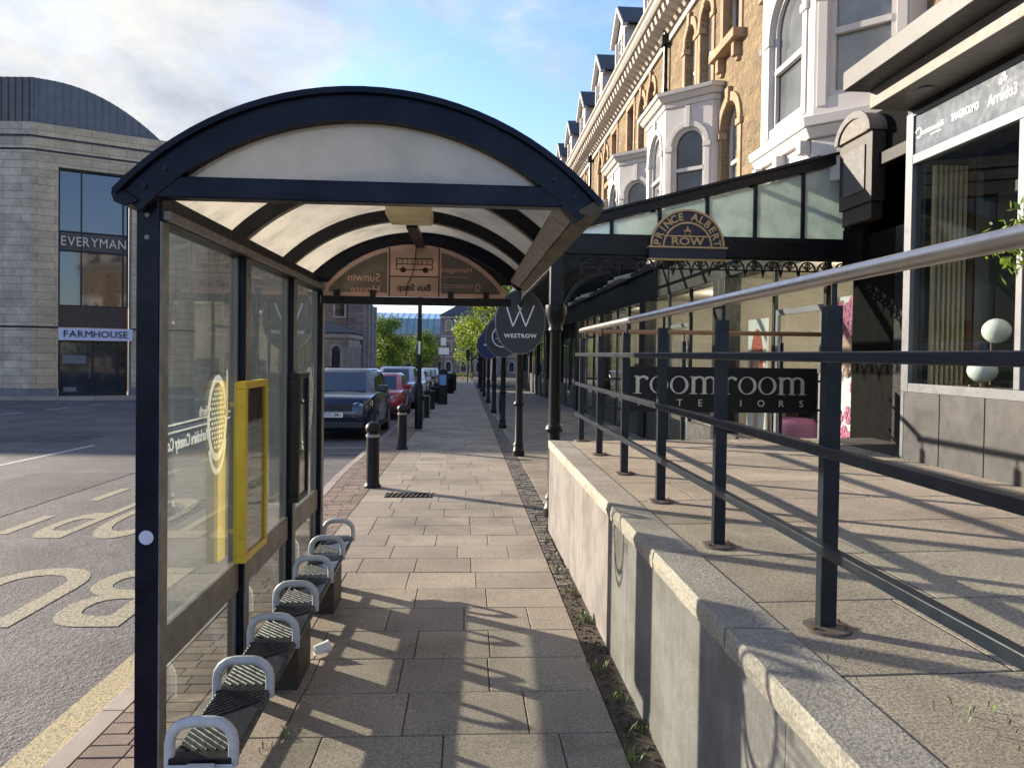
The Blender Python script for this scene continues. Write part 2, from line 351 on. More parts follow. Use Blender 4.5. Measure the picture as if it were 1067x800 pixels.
# ------------------------------------------------------------------ camera, sky, sun
cam = bpy.data.cameras.new('camera'); co = bpy.data.objects.new('camera', cam); COL.objects.link(co)
yaw, pitch, roll = R(3.47), R(-1.0), R(0.8)
fwd = Vector((math.sin(yaw) * math.cos(pitch), math.cos(yaw) * math.cos(pitch), math.sin(pitch)))
r0 = Vector((math.cos(yaw), -math.sin(yaw), 0)); u0 = r0.cross(fwd)
rt = r0 * math.cos(roll) + u0 * math.sin(roll); up = -r0 * math.sin(roll) + u0 * math.cos(roll)
co.matrix_world = Matrix(((rt.x, up.x, -fwd.x, 0), (rt.y, up.y, -fwd.y, 0), (rt.z, up.z, -fwd.z, 1.7), (0, 0, 0, 1)))
cam.sensor_width = 36; cam.lens = 36 * 775 / 1067; cam.shift_y = -17.5 / 1067; cam.clip_start = .05; cam.clip_end = 3000
S.camera = co
SUN_AZ = R(-55.0); SUN_EL = R(16.3)           # from +Y, towards -X
w = bpy.data.worlds.new('World'); S.world = w; w.use_nodes = True
nt = w.node_tree; nt.nodes.clear()
wo = nt.nodes.new('ShaderNodeOutputWorld')
sky = N(nt, 'ShaderNodeTexSky', sky_type='NISHITA', sun_disc=False, sun_elevation=SUN_EL, sun_rotation=SUN_AZ, air_density=1.0, dust_density=.6, ozone_density=1.8)
bg = N(nt, 'ShaderNodeBackground', Strength=.095); nt.links.new(mixc(nt, 1.0, sky.outputs[0], (.74, .79, 1.0), 'MULTIPLY'), bg.inputs[0])
tc = nt.nodes.new('ShaderNodeTexCoord')
sep = nt.nodes.new('ShaderNodeSeparateXYZ'); nt.links.new(tc.outputs['Generated'], sep.inputs[0])
zz = N(nt, 'ShaderNodeMath', operation='ADD'); nt.links.new(sep.outputs[2], zz.inputs[0]); zz.inputs[1].default_value = .22
cb = nt.nodes.new('ShaderNodeCombineXYZ')
for i in (0, 1):
    d = N(nt, 'ShaderNodeMath', operation='DIVIDE'); nt.links.new(sep.outputs[i], d.inputs[0]); nt.links.new(zz.outputs[0], d.inputs[1]); nt.links.new(d.outputs[0], cb.inputs[i])
mp = N(nt, 'ShaderNodeMapping'); nt.links.new(cb.outputs[0], mp.inputs[0]); mp.inputs['Location'].default_value = (2.3, 1.1, 0.0); mp.inputs['Rotation'].default_value = (0, 0, R(25)); mp.inputs['Scale'].default_value = (1.0, .75, 1)
n1 = noise(nt, mp.outputs[0], 1.5, 10, .60, .35)
gx = N(nt, 'ShaderNodeMath', operation='MULTIPLY_ADD'); nt.links.new(sep.outputs[0], gx.inputs[0]); gx.inputs[1].default_value = -.24; gx.inputs[2].default_value = -.075   # the cloud bank lies to the west
gy = N(nt, 'ShaderNodeMath', operation='MULTIPLY_ADD'); nt.links.new(sep.outputs[1], gy.inputs[0]); gy.inputs[1].default_value = .13; nt.links.new(gx.outputs[0], gy.inputs[2])
ad = N(nt, 'ShaderNodeMath', operation='ADD'); nt.links.new(n1, ad.inputs[0]); nt.links.new(gy.outputs[0], ad.inputs[1])
cmask = ramp(nt, ad.outputs[0], [(.44, (.0,) * 3), (.50, (.22,) * 3), (.58, (.80,) * 3), (.68, (1,) * 3)])
n2 = noise(nt, mp.outputs[0], 2.6, 7, .6, .4)
ccol = ramp(nt, n2, [(.28, (.44, .50, .62)), (.46, (.72, .77, .85)), (.64, (1.0, .985, .96))])
bg2 = N(nt, 'ShaderNodeBackground', Strength=.25); nt.links.new(ccol, bg2.inputs[0])
ms = nt.nodes.new('ShaderNodeMixShader'); nt.links.new(cmask, ms.inputs[0]); nt.links.new(bg.outputs[0], ms.inputs[1]); nt.links.new(bg2.outputs[0], ms.inputs[2])
nt.links.new(ms.outputs[0], wo.inputs[0])
sl = bpy.data.lights.new('sun', 'SUN'); sl.energy = 3.1; sl.angle = R(.6); sl.color = (1, .865, .69)
so = bpy.data.objects.new('sun', sl); COL.objects.link(so)
sd = Vector((math.sin(SUN_AZ) * math.cos(SUN_EL), math.cos(SUN_AZ) * math.cos(SUN_EL), math.sin(SUN_EL)))
so.rotation_euler = sd.to_track_quat('Z', 'Y').to_euler(); so.location = (-20, 15, 20)
S.view_settings.view_transform = 'Standard'; S.view_settings.look = 'None'; S.view_settings.exposure = 2.0; S.view_settings.gamma = 1
S.cycles.use_denoising = True; S.cycles.max_bounces = 8; S.cycles.transparent_max_bounces = 24; S.cycles.sample_clamp_indirect = 6

# ------------------------------------------------------------------ road, pavement, terrace
g = MB(); g.add([(-300, -60, -.1), (300, -60, -.1), (300, 500, -.1), (-300, 500, -.1)], [(0, 1, 2, 3)]); struct(g.slope(), 'road', 'asphalt')
def kx(y): return -1.77 if y < 5 else (-1.77 - .25 * (y - 5) / 7 if y < 12 else -2.02)
g = MB(); ys = [-8, 5, 8.5, 12, 118]
g.loft([[Vector((kx(y) + .05, y, -.5)), Vector((kx(y) + .05, y, -.004)), Vector((9, y, -.004)), Vector((9, y, -.5))] for y in ys]); struct(g.slope(), 'pavement', 'joint')
g = MB(); y = -8
while y < 117:                                    # kerb stones laid end to end
    L = .9; a, b = y, y + L - .008; xa, xb = kx(a), kx(b)
    g.loft([[Vector((x - .012, yy, -.3)), Vector((x, yy, -.012)), Vector((x + .02, yy, .006)), Vector((x + .125, yy, .006)), Vector((x + .125, yy, -.3))] for x, yy in ((xa, a), (xb, b))]); y += L
struct(g.slope(), 'kerb', 'kerb')
def lay(g, x0f, x1f, y0, y1, row, lmin, lmax, top=.006, gap=.006, lift=None, rnd=None, tilt=.0012):
    """courses of paving units, each a separate block with a sunken joint round it"""
    rnd = rnd or random; y = y0
    while y < y1:
        yb = min(y + row, y1); xa = x0f(y) if callable(x0f) else x0f; xe = x1f(y) if callable(x1f) else x1f
        x = xa - rnd.random() * lmin * .6; first = True
        while x < xe - .02:
            xn = x + rnd.uniform(lmin, lmax)
            if xe - xn < lmin * .4: xn = xe
            l, r_ = max(x, xa), min(xn, xe); x = xn
            if r_ - l < .03: continue
            h = gap / 2; z = top + rnd.uniform(-tilt, tilt)
            P = [(l + h, y + h), (r_ - h, y + h), (r_ - h, yb - h), (l + h, yb - h)]
            zz_ = [z + rnd.uniform(-tilt, tilt) + (lift(px) if lift else 0) for px, py in P]
            i = .003
            Q = [(l + h + i, y + h + i), (r_ - h - i, y + h + i), (r_ - h - i, yb - h - i), (l + h + i, yb - h - i)]
            g.add([(px, py, zz_[k] - .009) for k, (px, py) in enumerate(P)] + [(px, py, zz_[k] - .002) for k, (px, py) in enumerate(P)] + [(px, py, zz_[k]) for k, (px, py) in enumerate(Q)],
                  [(k, (k + 1) % 4, 4 + (k + 1) % 4, 4 + k) for k in range(4)] + [(4 + k, 4 + (k + 1) % 4, 8 + (k + 1) % 4, 8 + k) for k in range(4)] + [(8, 9, 10, 11)])
        y = yb
pv = MB(); lay(pv, -1.30, .72, -2, 112, .45, .42, .60); struct(pv.slope(), 'pavement_flags', 'paver')
pv = MB(); lay(pv, lambda y: kx(y) + .131, -1.303, -2, 112, .105, .18, .24, gap=.005); struct(pv.slope(), 'pavement_brick_strip', 'brickpave')
pv = MB(); lay(pv, .723, lambda y: .855 if y < 7.7 else .97, 5.6, 60, .11, .09, .16, gap=.014, tilt=.004); struct(pv.slope(), 'pavement_sett_channel', 'cobble')
pv = MB(); lay(pv, .973, 4.38, 7.72, 14.9, .45, .45, .62); struct(pv.slope(), 'pavement_flags', 'paver')
pv = MB(); lay(pv, .973, 4.38, 14.9, 60, .2, .34, .44, gap=.007); struct(pv.slope(), 'pavement_arcade_blocks', 'greypave')
g = MB(); g.add([(.723, -2, .004), (.9, -2, .004), (.9, 6.4, .004), (.723, 5.6, .004)], [(0, 1, 2, 3)])
rd = random.Random(4)
for i in range(420):                                                # crumbs and grit lying in the gap
    y = rd.uniform(1.5, 7.2); x = rd.uniform(.72, .85); r_ = rd.uniform(.003, .012)
    g.lathe((x, y, .004), [(r_, 0), (r_ * .8, r_ * .7), (.001, r_)], 5)
tag(struct(g.slope(), 'soil_strip', 'dirt'), kind='stuff')
# terrace deck
def tz(x): return .80 + (x - 1.2) * .018
TY1 = 7.75
g = MB(); g.add([(.9, -4, -.4), (6, -4, -.4), (6, TY1, -.4), (.9, TY1, -.4), (.9, -4, .7926), (6, -4, .8844), (6, TY1, .8844), (.9, TY1, .7926)],
                [(4, 5, 6, 7), (0, 1, 5, 4), (1, 2, 6, 5), (2, 3, 7, 6), (3, 0, 4, 7)])
struct(g, 'terrace', 'joint')
g = MB(); lay(g, 1.070, 3.78, -3, TY1 - .002, .63, .85, 1.15, top=0, gap=.008, lift=tz, tilt=.0004); struct(g, 'terrace_flags', 'slab')
# road markings
def gmark(name, polys, mat, off=-.0955):
    g = MB()
    for P in polys: g.add([(x, y, off) for x, y in P], [tuple(range(len(P)))])
    return struct(g.slope(), name, mat)
yl = []; y = -4
while y < 8.6: yl.append([(-2.03, y), (-1.835, y), (-1.835, y + .6), (-2.03, y + .6)]); y += .6
gmark('road_marking_kerb_line', yl, 'yline')
gmark('road_marking_bay_dashes', [[(-4.86, y), (-4.73, y), (-4.73, y + .95), (-4.86, y + .95)] for y in [0.2, 2.1, 4.05, 6.0, 7.95, 9.88, 11.8, 13.8]] +
      [[(-4.2, 15.2), (-2.1, 15.2), (-2.1, 15.3), (-4.2, 15.3)], [(-2.62, 9.6), (-2.5, 9.6), (-2.5, 11), (-2.62, 11)]], 'cream')
gmark('road_marking_lane_dashes', [[(-8.0, y), (-7.88, y), (-7.88, y + 3.4), (-8.0, y + 3.4)] for y in (-1.4, 5.8, 13.0, 20.2, 27.4, 34.6)] +
      [[(-15.3, y), (-15.18, y), (-15.18, y + 1.5), (-15.3, y + 1.5)] for y in (22, 25, 28, 31)] + [[(x, 33.2), (x + 1.6, 33.3), (x + 1.6, 33.42), (x, 33.32)] for x in (-22, -18, -14)], 'wline')
gmark('road_marking_bay_end', [[(-4.4, 16.2), (-2.15, 16.2), (-2.15, 16.3), (-4.4, 16.3)]], 'wline')
for word, yb, L in (('BUS', 5.15, 1.5), ('STOP', 7.75, 2.3)):
    g = MB(); vf = txt(word, 1.0, 0, bold=.012, res=6)
    xs = [p[0] for p in vf[0]]; ys_ = [p[1] for p in vf[0]]; W_ = max(xs) - min(xs); H_ = max(ys_) - min(ys_)
    k = (2.15 if word == 'BUS' else 2.2) / W_
    # painted to be read by drivers coming down the street, so upside down from here
    g.add([(-3.42 - (p[0] - (max(xs) + min(xs)) / 2) * k, yb + (max(ys_) - p[1]) / H_ * L, -.0955) for p in vf[0]], vf[1])
    struct(g.slope(), 'road_marking_bus_stop', 'cream')
for pts_ in ([(-6.9, 7.2), (-5.3, 7.25), (-5.35, 12.4), (-6.85, 12.3)], [(-11.5, 17), (-8.6, 17.1), (-8.7, 18.6), (-11.4, 18.5)]):   # trench repairs
    g = MB(); g.add([(x, y, -.0955) for x, y in pts_], [(0, 1, 2, 3)]); struct(g.slope(), 'road_patch', M.get('patch') or M.setdefault('patch', asphalt('patched_asphalt', (.062, .06, .062))))
g = MB(); g.box(-2.42, -2.06, 9.0, 9.45, -.11, -.094); gd = struct(g.slope(), 'road_gully', 'cast')
# weeds
def tuft(g, x, y, z, n, h, rd, spread=.03):
    for i in range(n):
        a = rd.uniform(0, 6.28); px, py = x + rd.gauss(0, spread), y + rd.gauss(0, spread); hh = h * rd.uniform(.4, 1.1); wd = hh * rd.uniform(.05, .13); ln = hh * rd.uniform(.2, .9)
        d = Vector((math.cos(a), math.sin(a), 0)); s_ = Vector((-d.y, d.x, 0)) * wd; b = Vector((px, py, z))
        g.add([b - s_ * .5, b + s_ * .5, b + d * ln * .5 + s_ + Vector((0, 0, hh * .7)), b + d * ln + Vector((0, 0, hh)), b + d * ln * .5 - s_ + Vector((0, 0, hh * .7))], [(0, 1, 2, 3, 4)])
g = MB(); rd = random.Random(11)
for x, y, n, h in [(.80, 6.1, 26, .05), (.81, 5.5, 22, .05), (.79, 4.9, 34, .06), (.80, 4.45, 20, .04), (.76, 4.1, 18, .05), (.80, 3.75, 26, .04), (.82, 3.4, 30, .05), (.74, 3.15, 26, .05), (.83, 2.9, 16, .07), (.77, 2.55, 30, .05), (.80, 6.6, 18, .04), (.8, 7.2, 18, .04),
                   (-.80, 3.42, 26, .035), (-.83, 3.3, 16, .03), (-.83, 5.0, 14, .03)]: tuft(g, x, y, gz(y) + .004, n, h, rd)
for x, y, n, h in [(1.14, 2.12, 16, .05), (1.2, 3.16, 20, .025), (1.28, 3.17, 18, .02), (1.45, 2.09, 8, .04), (1.62, 2.1, 14, .03), (1.75, 2.1, 18, .04), (1.3, 1.75, 14, .06), (2.2, 6.0, 22, .02), (2.0, 6.02, 22, .02), (3.5, 6.48, 26, .05), (3.7, 6.1, 22, .06), (3.74, 5.7, 16, .05), (3.72, 6.5, 20, .08), (3.4, 7.66, 26, .08), (3.1, 7.68, 20, .1), (2.7, 7.66, 14, .04)]: tuft(g, x, y, tz(x), int(n * 1.6), h * .4, rd, .06)
tag(g.build('weeds', 'weed'), 'small green weeds sprouting along the foot of the wall and from the paving joints', 'weeds', kind='stuff')

# ------------------------------------------------------------------ bus shelter
PX = -1.15; PY = [2.79, 3.84, 4.87, 5.81]
bx_ = lambda y: .05 - .0197 * (y - 2.7)
sh = thing('bus_shelter', 'navy framed bus shelter with barrel roof, glass side and mirrored Bus Stop board', 'bus shelter', (PX, 4.2, gz(4.2)))
for i, y in enumerate(PY):
    p = MB().box(PX - .04, PX + .04, y - .04, y + .04, gz(y) - .05, 2.255).build('post', 'navy', sh, bevel=.006)
    MB().box(PX - .075, PX + .075, y - .075, y + .075, gz(y) + .004, gz(y) + .016).build('foot_plate', 'navy', p)
    MB().box(PX + .0405, PX + .048, y - .032, y + .032, gz(y) + .05, 2.16).build('cover_strip', 'alu', p)
    b = MB()
    for z in (2.10, 2.18): b.tube([(PX, y - .045, z), (PX, y - .036, z)], .009, 8)
    b.build('bolt', 'alu', p)
MB().tube([(PX - .0, PY[0] - .0425, .99), (PX, PY[0] - .0395, .99)], .027, 20).build('sticker', 'white', kids(sh)[0]) if False else None
post0 = [c for c in kids(sh) if c.name.startswith('post')][0]
MB().tube([(PX + .002, PY[0] - .0425, 1.02), (PX + .002, PY[0] - .0395, 1.02)], .026, 20).build('sticker', plain('pale_sticker', (.50, .54, .66), .5), post0)
ACX, ACZ, AR = -.38, 1.477, 1.163
LZ, RZ = 2.26, 2.26
half = math.degrees(math.acos((LZ - ACZ) / AR)); A0, A1 = 90 - half, 90 + half
def vault(g, r0_, r1_, y0, y1, a0=A0, a1=A1, n=28):
    g.strip(arc(ACX, ACZ, r1_, a0, a1, n), arc(ACX, ACZ, r0_, a0, a1, n), ((0, y0, 0), (1, 0, 0), (0, 0, 1)), 0, -(y1 - y0))
    return g
def vault_pt(a, r): return (ACX + r * math.cos(R(a)), ACZ + r * math.sin(R(a)))
for i, (y0, y1) in enumerate(((2.70, 2.78), (5.79, 5.87))):
    a = vault(MB(), AR - .112, AR - .02, y0, y1).build('end_arch', 'navy', sh, smooth=True, auto=30)
    g = vault(MB(), AR - .0195, AR + .002, y0 - .02, y1 + .01, A0 - .3, A1 + .3); g.build('arch_capping', 'navy', a, smooth=True, auto=30)
    for an in (A1 - 4, A1 - 9, A0 + 4, A0 + 9):
        x, z = vault_pt(an, AR - .062); MB().tube([(x, y0 - .006, z), (x, y0 + .002, z)], .009, 8).build('bolt', 'navy_dull', a)
    g = MB().box(-1.108, .34, y0 + .004, y1 - .012, 2.236 - .0, 2.312); g.build('tie_beam', 'navy', sh, bevel=.005)
# left and right eave pieces
for x, nm in ((vault_pt(A1, AR)[0], 'l'), (vault_pt(A0, AR)[0], 'r')):
    s_ = -1 if nm == 'l' else 1
    g = MB(); prof = [(x + s_ * .004, 2.268), (x + s_ * .012, 2.245), (x + s_ * .002, 2.215), (x - s_ * .035, 2.20), (x - s_ * .08, 2.215), (x - s_ * .08, 2.228), (x - s_ * .02, 2.262)]
    g.loft([[Vector((a, y, b)) for a, b in prof] for y in (2.69, 5.88)])
    g.build('eave_gutter', 'navy' if nm == 'l' else plain('mossy_gutter', (.075, .062, .035), .7, var=.5, scale=6, bmp=.4, bscale=50), sh, smooth=False, bevel=.004)
    if nm == 'r':
        MB().loft([[Vector((a, y, b)) for a, b in [(x - .088, 2.218), (x - .15, 2.26), (x - .15, 2.275), (x - .088, 2.233)]] for y in (2.76, 5.78)]).build('gutter_lip', 'alu', sh)
MB().box(PX - .045, PX + .045, 2.77, 5.775, 2.165, 2.262).build('side_beam', 'navy_dull', sh, bevel=.004)
MB().box(PX + .046, PX + .07, 2.775, 5.77, 2.17, 2.20).build('beam_channel', 'alu', sh)
for y in PY[1:3]:
    g = vault(MB(), AR - .085, AR - .016, y - .035, y + .035, A0 + 1, A1 - 1); rb = g.build('roof_rib', 'navy_dull', sh, smooth=True, auto=30)
    vault(MB(), AR - .092, AR - .0855, y - .02, y + .02, A0 + 2, A1 - 2).build('rib_cover', 'alu', rb, smooth=True, auto=30)
for y0, y1 in zip([2.78] + PY[1:3], PY[1:3] + [5.785]):
    vault(MB(), AR - .015, AR - .008, y0 + .004, y1 - .004, A0 + .5, A1 - .5).build('roof_sheet', 'roof', sh, smooth=True, auto=30)
# milky end sheet above the near tie beam
seg = [p for p in arc(ACX, ACZ, AR - .114, 5, 175, 60) if p[1] > 2.315]
MB().prism([(p[0], p[1]) for p in seg], ((0, 2.747, 0), (1, 0, 0), (0, 0, 1)), 0, .006).build('gable_sheet', 'gable', sh)
# glazing: an upper and a lower sheet in each bay
WH = M['white']
for i in range(3):
    y0, y1 = PY[i] + .045, PY[i + 1] - .045
    up_ = MB().box(PX - .004, PX + .004, y0, y1, .645, 2.163).build('upper_glass', 'glass', sh)
    MB().box(PX - .004, PX + .004, y0, y1, .09, .49).build('lower_glass', 'glass_low', sh)
    MB().box(PX - .018, PX + .018, y0 - .004, y1 + .004, .492, .643).build('mid_rail', 'alu', sh, bevel=.004)
    g = MB(); g.box(PX - .009, PX + .009, y0 - .003, y1 + .003, .065, .088); g.box(PX - .0085, PX + .0085, y1 - .012, y1 + .004, .645, 2.163); g.box(PX - .0085, PX + .0085, y1 - .012, y1 + .004, .09, .49)
    g.build('glazing_bead', 'grey_alu', sh)
    if i in (0, 2):                                # council emblem, written to be read from the road
        yc = 3.54 if i == 0 else 5.56; hw, zc, hh = (.135, 1.385, .20)
        fr = ((PX - .0065, yc, zc), (0, -1, 0), (0, 0, 1)); e = MB()
        e.strip(arc(0, 0, hw, -180, 170, 40, hh), arc(0, 0, hw - .026, -180, 170, 40, hh - .034), fr, 0, .002)
        e.strip(arc(0, -.03, hw, 200, 330, 24, hh + .035), arc(0, -.03, hw - .02, 200, 330, 24, hh + .01), fr, .0, .002)
        for k in range(9):                         # lattice of petals
            for j in range(17):
                a, b = -hw + .012 + k * (2 * hw - .024) / 8 + (.009 if j % 2 else 0), -hh + .02 + j * (2 * hh - .04) / 16
                if (a / (hw - .036)) ** 2 + (b / (hh - .046)) ** 2 < 1: e.prism([(a + .0085 * math.cos(q * 1.2566), b + .0085 * math.sin(q * 1.2566)) for q in range(5)], fr, 0, .002)
        e.prism(rect(-hw - .012, -hw + .012, -.0, hh + .02), fr, 0, .0021)
        for z0 in (.012, -.018): e.prism(rect(hw, hw + (.50 if i == 0 else .1), z0, z0 + .008), fr, 0, .002); e.prism(rect(-hw - .05, -hw, z0, z0 + .008), fr, 0, .002)
        if i == 0:
            e.mesh2(txt('North', .05, .002, 'LEFT', .001), ((PX - .0065, yc, zc), (0, -1, 0), (0, 0, 1)), 0) if False else None
            for s_, z, h_, x_ in (('North', 1.428, .045, .125), ('Yorkshire County Council', 1.322, .052, .125)):
                vf = txt(s_, h_, .002, 'LEFT', .0012, .72); e.mesh2(vf, ((PX - .0065, yc - x_, z), (0, -1, 0), (0, 0, 1)))
        e.build('council_emblem', 'white', up_)
# timetable cases
def case(y0, y1, z0, z1, mat, hdr):
    t = MB(); x0, x1 = PX + .049, PX + .097; f = .035
    t.box(x0, x1, y0, y1, z0, z0 + f); t.box(x0, x1, y0, y1, z1 - f, z1); t.box(x0, x1, y0, y0 + f, z0 + f, z1 - f); t.box(x0, x1, y1 - f, y1, z0 + f, z1 - f)
    o = t.build('timetable_case', mat, sh, bevel=.004)
    MB().box(x0 - .007, x0 - .001, y0 + .002, y1 - .002, z0 + .002, z1 - .002).build('back_plate', mat, o)
    MB().box(x0 + .002, x1 - .025, y0 + f, y1 - f, z0 + f, z1 - f).build('timetable_sheet', plain('timetable_paper', (.62, .58, .52), .7, var=.2, scale=4), o)
    MB().box(x1 - .0245, x1 - .023, y0 + f + .004, y1 - f - .004, z1 - f - .17, z1 - f - .004).build('heading', plain('timetable_heading', hdr, .6), o)
    g = MB()
    rd = random.Random(3); z = z1 - f - .18
    while z > z0 + f + .03:                        # rows of print too small to read
        y = y0 + f + .03
        while y < y1 - f - .05:
            q = rd.uniform(.02, .06); g.box(x1 - .0245, x1 - .0238, y, min(y + q, y1 - f - .03), z, z + .006); y += q + .015
        z -= .03 if rd.random() < .85 else .07
    g.build('printed_rows', plain('timetable_print', (.36, .31, .28), .7), o)
    MB().box(x1 - .014, x1 - .010, y0 + f, y1 - f, z0 + f, z1 - f).build('case_window', 'shopglass', o)
    g = MB()
    for z in (z0 + .12, z1 - .12): g.box(x0 - .044, x0 - .007, y0 + .16, y0 + .20, z - .012, z + .012); g.tube([(x0 + .02, y0 - .008, z), (x0 + .02, y0, z)], .008, 8)
    g.build('hinge', mat, o)
case(3.63, 4.03, .675, 1.55, 'yellow', (.16, .05, .04))
case(4.76, 5.06, .74, 1.56, 'black', (.10, .05, .05))
# name board at the far end, printed to be read from beyond
def seg_poly(x0, x1, z0, cx, cz, r, n=14):
    return [(x0, z0), (x1, z0)] + [(x1 + (x0 - x1) * k / n, cz + math.sqrt(max(0, r * r - (x1 + (x0 - x1) * k / n - cx) ** 2))) for k in range(n + 1)]
YB = 5.72; bcx, bcz, br = -.405, 1.66, .865; B0, B1 = -1.085, .285
fz = lambda n_, c, **k: frosted(n_, c, 0.02, .22, .05)
bd = MB().prism(seg_poly(B0, B1, 2.125, bcx, bcz, br), ((0, YB + .008, 0), (1, 0, 0), (0, 0, 1)), 0, .008).build('name_board', fz('salmon_board', (.58, .41, .35)), sh)
brn = fz('brown_board', (.17, .145, .13))
for a, b in ((B0 + .035, -.615), (-.205, B1 - .035)):
    MB().prism(seg_poly(a, b, 2.155, bcx, bcz, br - .035), ((0, YB - .0015, 0), (1, 0, 0), (0, 0, 1)), 0, .0015).build('side_panel', brn, bd)
fr = lambda x, z: ((x, YB - .004, z), (-1, 0, 0), (0, 0, 1))
ink = plain('board_ink', (.035, .022, .02), .7); pink = plain('board_pale_letters', (.60, .37, .29), .7)
g = MB()
for x in (-.597, -.222): g.box(x - .005, x + .005, YB - .003, YB - .0005, 2.128, 2.50)
g.box(-.591, -.228, YB - .003, YB - .0005, 2.276, 2.284)
g.mesh2(txt('Bus Stop', .052, .001, 'CENTER', .001), fr(-.41, 2.195))
f2 = ((-.41, YB - .003, 2.375), (-1, 0, 0), (0, 0, 1)); ob = rect(-.14, .14, -.045, .045)
def ring(g, P, k, fr_, d=.002):
    c = (sum(p[0] for p in P) / len(P), sum(p[1] for p in P) / len(P)); Q = [(c[0] + (p[0] - c[0]) * (1 - k / max(abs(p[0] - c[0]), 1e-4)), c[1] + (p[1] - c[1]) * (1 - k / max(abs(p[1] - c[1]), 1e-4))) for p in P]
    g.strip(P, Q, fr_, 0, d, True)
ring(g, ob, .007, f2); g.prism(rect(-.133, .133, -.004, .002), f2, 0, .002)
for k in range(6): g.prism(rect(-.10 + k * .038, -.096 + k * .038, 0, .04), f2, 0, .002)
for xx in (-.085, .085): g.prism([(xx + .022 * math.cos(q * .5236), -.045 + .022 * math.sin(q * .5236)) for q in range(12)], f2, 0, .0022)
g.build('board_lettering', ink, bd)
g = MB(); g.mesh2(txt('Sunwin', .062, .001, 'LEFT', .0005), fr(-.665, 2.265)); g.mesh2(txt('House', .062, .001, 'LEFT', .0005), fr(-.665, 2.175)); g.build('board_side_lettering', pink, bd); g = MB()
g.mesh2(txt('Harrogate', .045, .001, 'LEFT', 0), fr(-.255 + .0, 2.335)) if False else g.mesh2(txt('Harrogate', .042, .001, 'LEFT', 0), fr(.03 + .0, 2.335)); g.build('board_side_lettering', pink, bd); g = MB()
g.mesh2(txt('North Yorkshire County Council', .016, .001, 'LEFT', 0), fr(.04, 2.205)); g.prism(rect(0, .26, 0, .003), fr(.04, 2.22), 0, .001); g.prism(rect(0, .2, 0, .003), fr(.0, 2.28), 0, .001)
g.strip(arc(0, 0, .02, 0, 360, 16, .03), arc(0, 0, .014, 0, 360, 16, .023), fr(.075, 2.205), 0, .001); g.build('board_side_lettering', pink, bd)
for x in (-.99, -.72, -.13, .14): MB().box(x - .022, x + .022, YB - .02, YB - .004, 2.10, 2.17).build('board_clip', 'black', bd)
MB().box(-1.108, .335, YB - .028, YB + .02, 2.062, 2.122).build('board_rail', 'navy_dull', sh, bevel=.004)
g = vault(MB(), AR - .205, AR - .114, 5.792, 5.80, 90 - half + 7, 90 + half - 7); g.build('far_fascia', 'black', sh, smooth=True, auto=30)
lt = MB().loft([[Vector((x, y, z)) for x, y in ((-.5 + i_, 4.5 + i_ * .4), (-.225 - i_, 4.5 + i_ * .4), (-.225 - i_, 4.80 - i_ * .4), (-.5 + i_, 4.80 - i_ * .4))] for z, i_ in ((2.588, 0), (2.53, 0), (2.512, .012))]).build('ceiling_light', plain('yellowed_diffuser', (.55, .46, .27), .5, var=.15), sh, bevel=.004)
MB().box(-.40, -.33, 4.82, 5.785, 2.50, 2.535).build('light_conduit', 'navy_dull', sh)
MB().tube([(-.395, 5.70, 2.52), (-.40, 5.69, 2.40), (-.42, 5.688, 2.30), (-.455, 5.688, 2.22), (-.47, 5.69, 2.13)], .004, 6).build('hanging_cable', 'black', sh)

# bench
bn = thing('bench', 'long low bench of black ribbed seats divided by grey hooped armrests', 'bench', (-.98, 4.3, gz(4.3)))
AY = [2.70 + .5333 * i for i in range(7)]
for i in range(6):
    a, b = AY[i] + .035, AY[i + 1] - .02; L = b - a
    s_ = MB(); prof = [(-1.088, .218), (-1.095, .236), (-1.085, .246), (-.875, .246), (-.862, .236), (-.866, .218)]
    s_.loft([[Vector((x, y, z)) for x, z in prof] for y in (a, b)])
    st = s_.build('seat', 'seat', bn)
    r_ = MB()
    for sgn, h0 in ((1, a), (-1, b)):               # two fields of slanting ribs meeting in the middle
        for k in range(-5, 9):
            y = h0 + sgn * (.012 + k * .032); p0 = Vector((-1.08, y, .248)); p1 = Vector((-.88, y + sgn * .19 * -1 if sgn < 0 else y + .19, .248)) if False else Vector((-.88, y - .19 * (1 if sgn > 0 else -1), .248))
            lo, hi = (a + .005, (a + b) / 2 - .004) if sgn > 0 else ((a + b) / 2 + .004, b - .005)
            d = p1 - p0; ts = sorted([(lo - p0.y) / d.y, (hi - p0.y) / d.y]); t0, t1 = max(0, ts[0]), min(1, ts[1])
            if t1 - t0 > .06: r_.bar(p0 + d * t0, p0 + d * t1, .011, .010)
    r_.build('seat_ribs', 'seat', st, bevel=.003, seg=1)
for i, y in enumerate(AY):
    w_ = .112; top = .372; x0, x1 = -.98 - w_, -.98 + w_; rr = .075
    pts = [(x0, y, .215), (x0, y, top - rr)] + [(x0 + rr - rr * math.cos(R(t)), y, top - rr + rr * math.sin(R(t))) for t in (22, 45, 67, 90)] + [(x1 - rr + rr * math.sin(R(t)), y, top - rr + rr * math.cos(R(t))) for t in (0, 22, 45, 67, 90)] + [(x1, y, .215)]
    ar = MB().tube(pts, .0195, 12).build('armrest', 'arm', bn, smooth=True, auto=50)
    g = MB().box(-1.09, -.87, y - .022, y + .03, .222, .250); g.build('seat_joint', 'black', ar, bevel=.003)
    if i == 0:
        g = MB(); g.box(-1.10, -.86, y - .035, y - .023, .17, .232); g.box(-1.02, -.92, y - .10, y - .036, .19, .243); g.build('end_bracket', 'arm', ar, bevel=.006)
MB().box(-1.075, -.885, 2.72, 5.88, .172, .217).build('seat_rail', 'navy_dull', bn)
brnm = plain('scuffed_bench_plinth', (.035, .027, .022), .6, var=.4, scale=8)
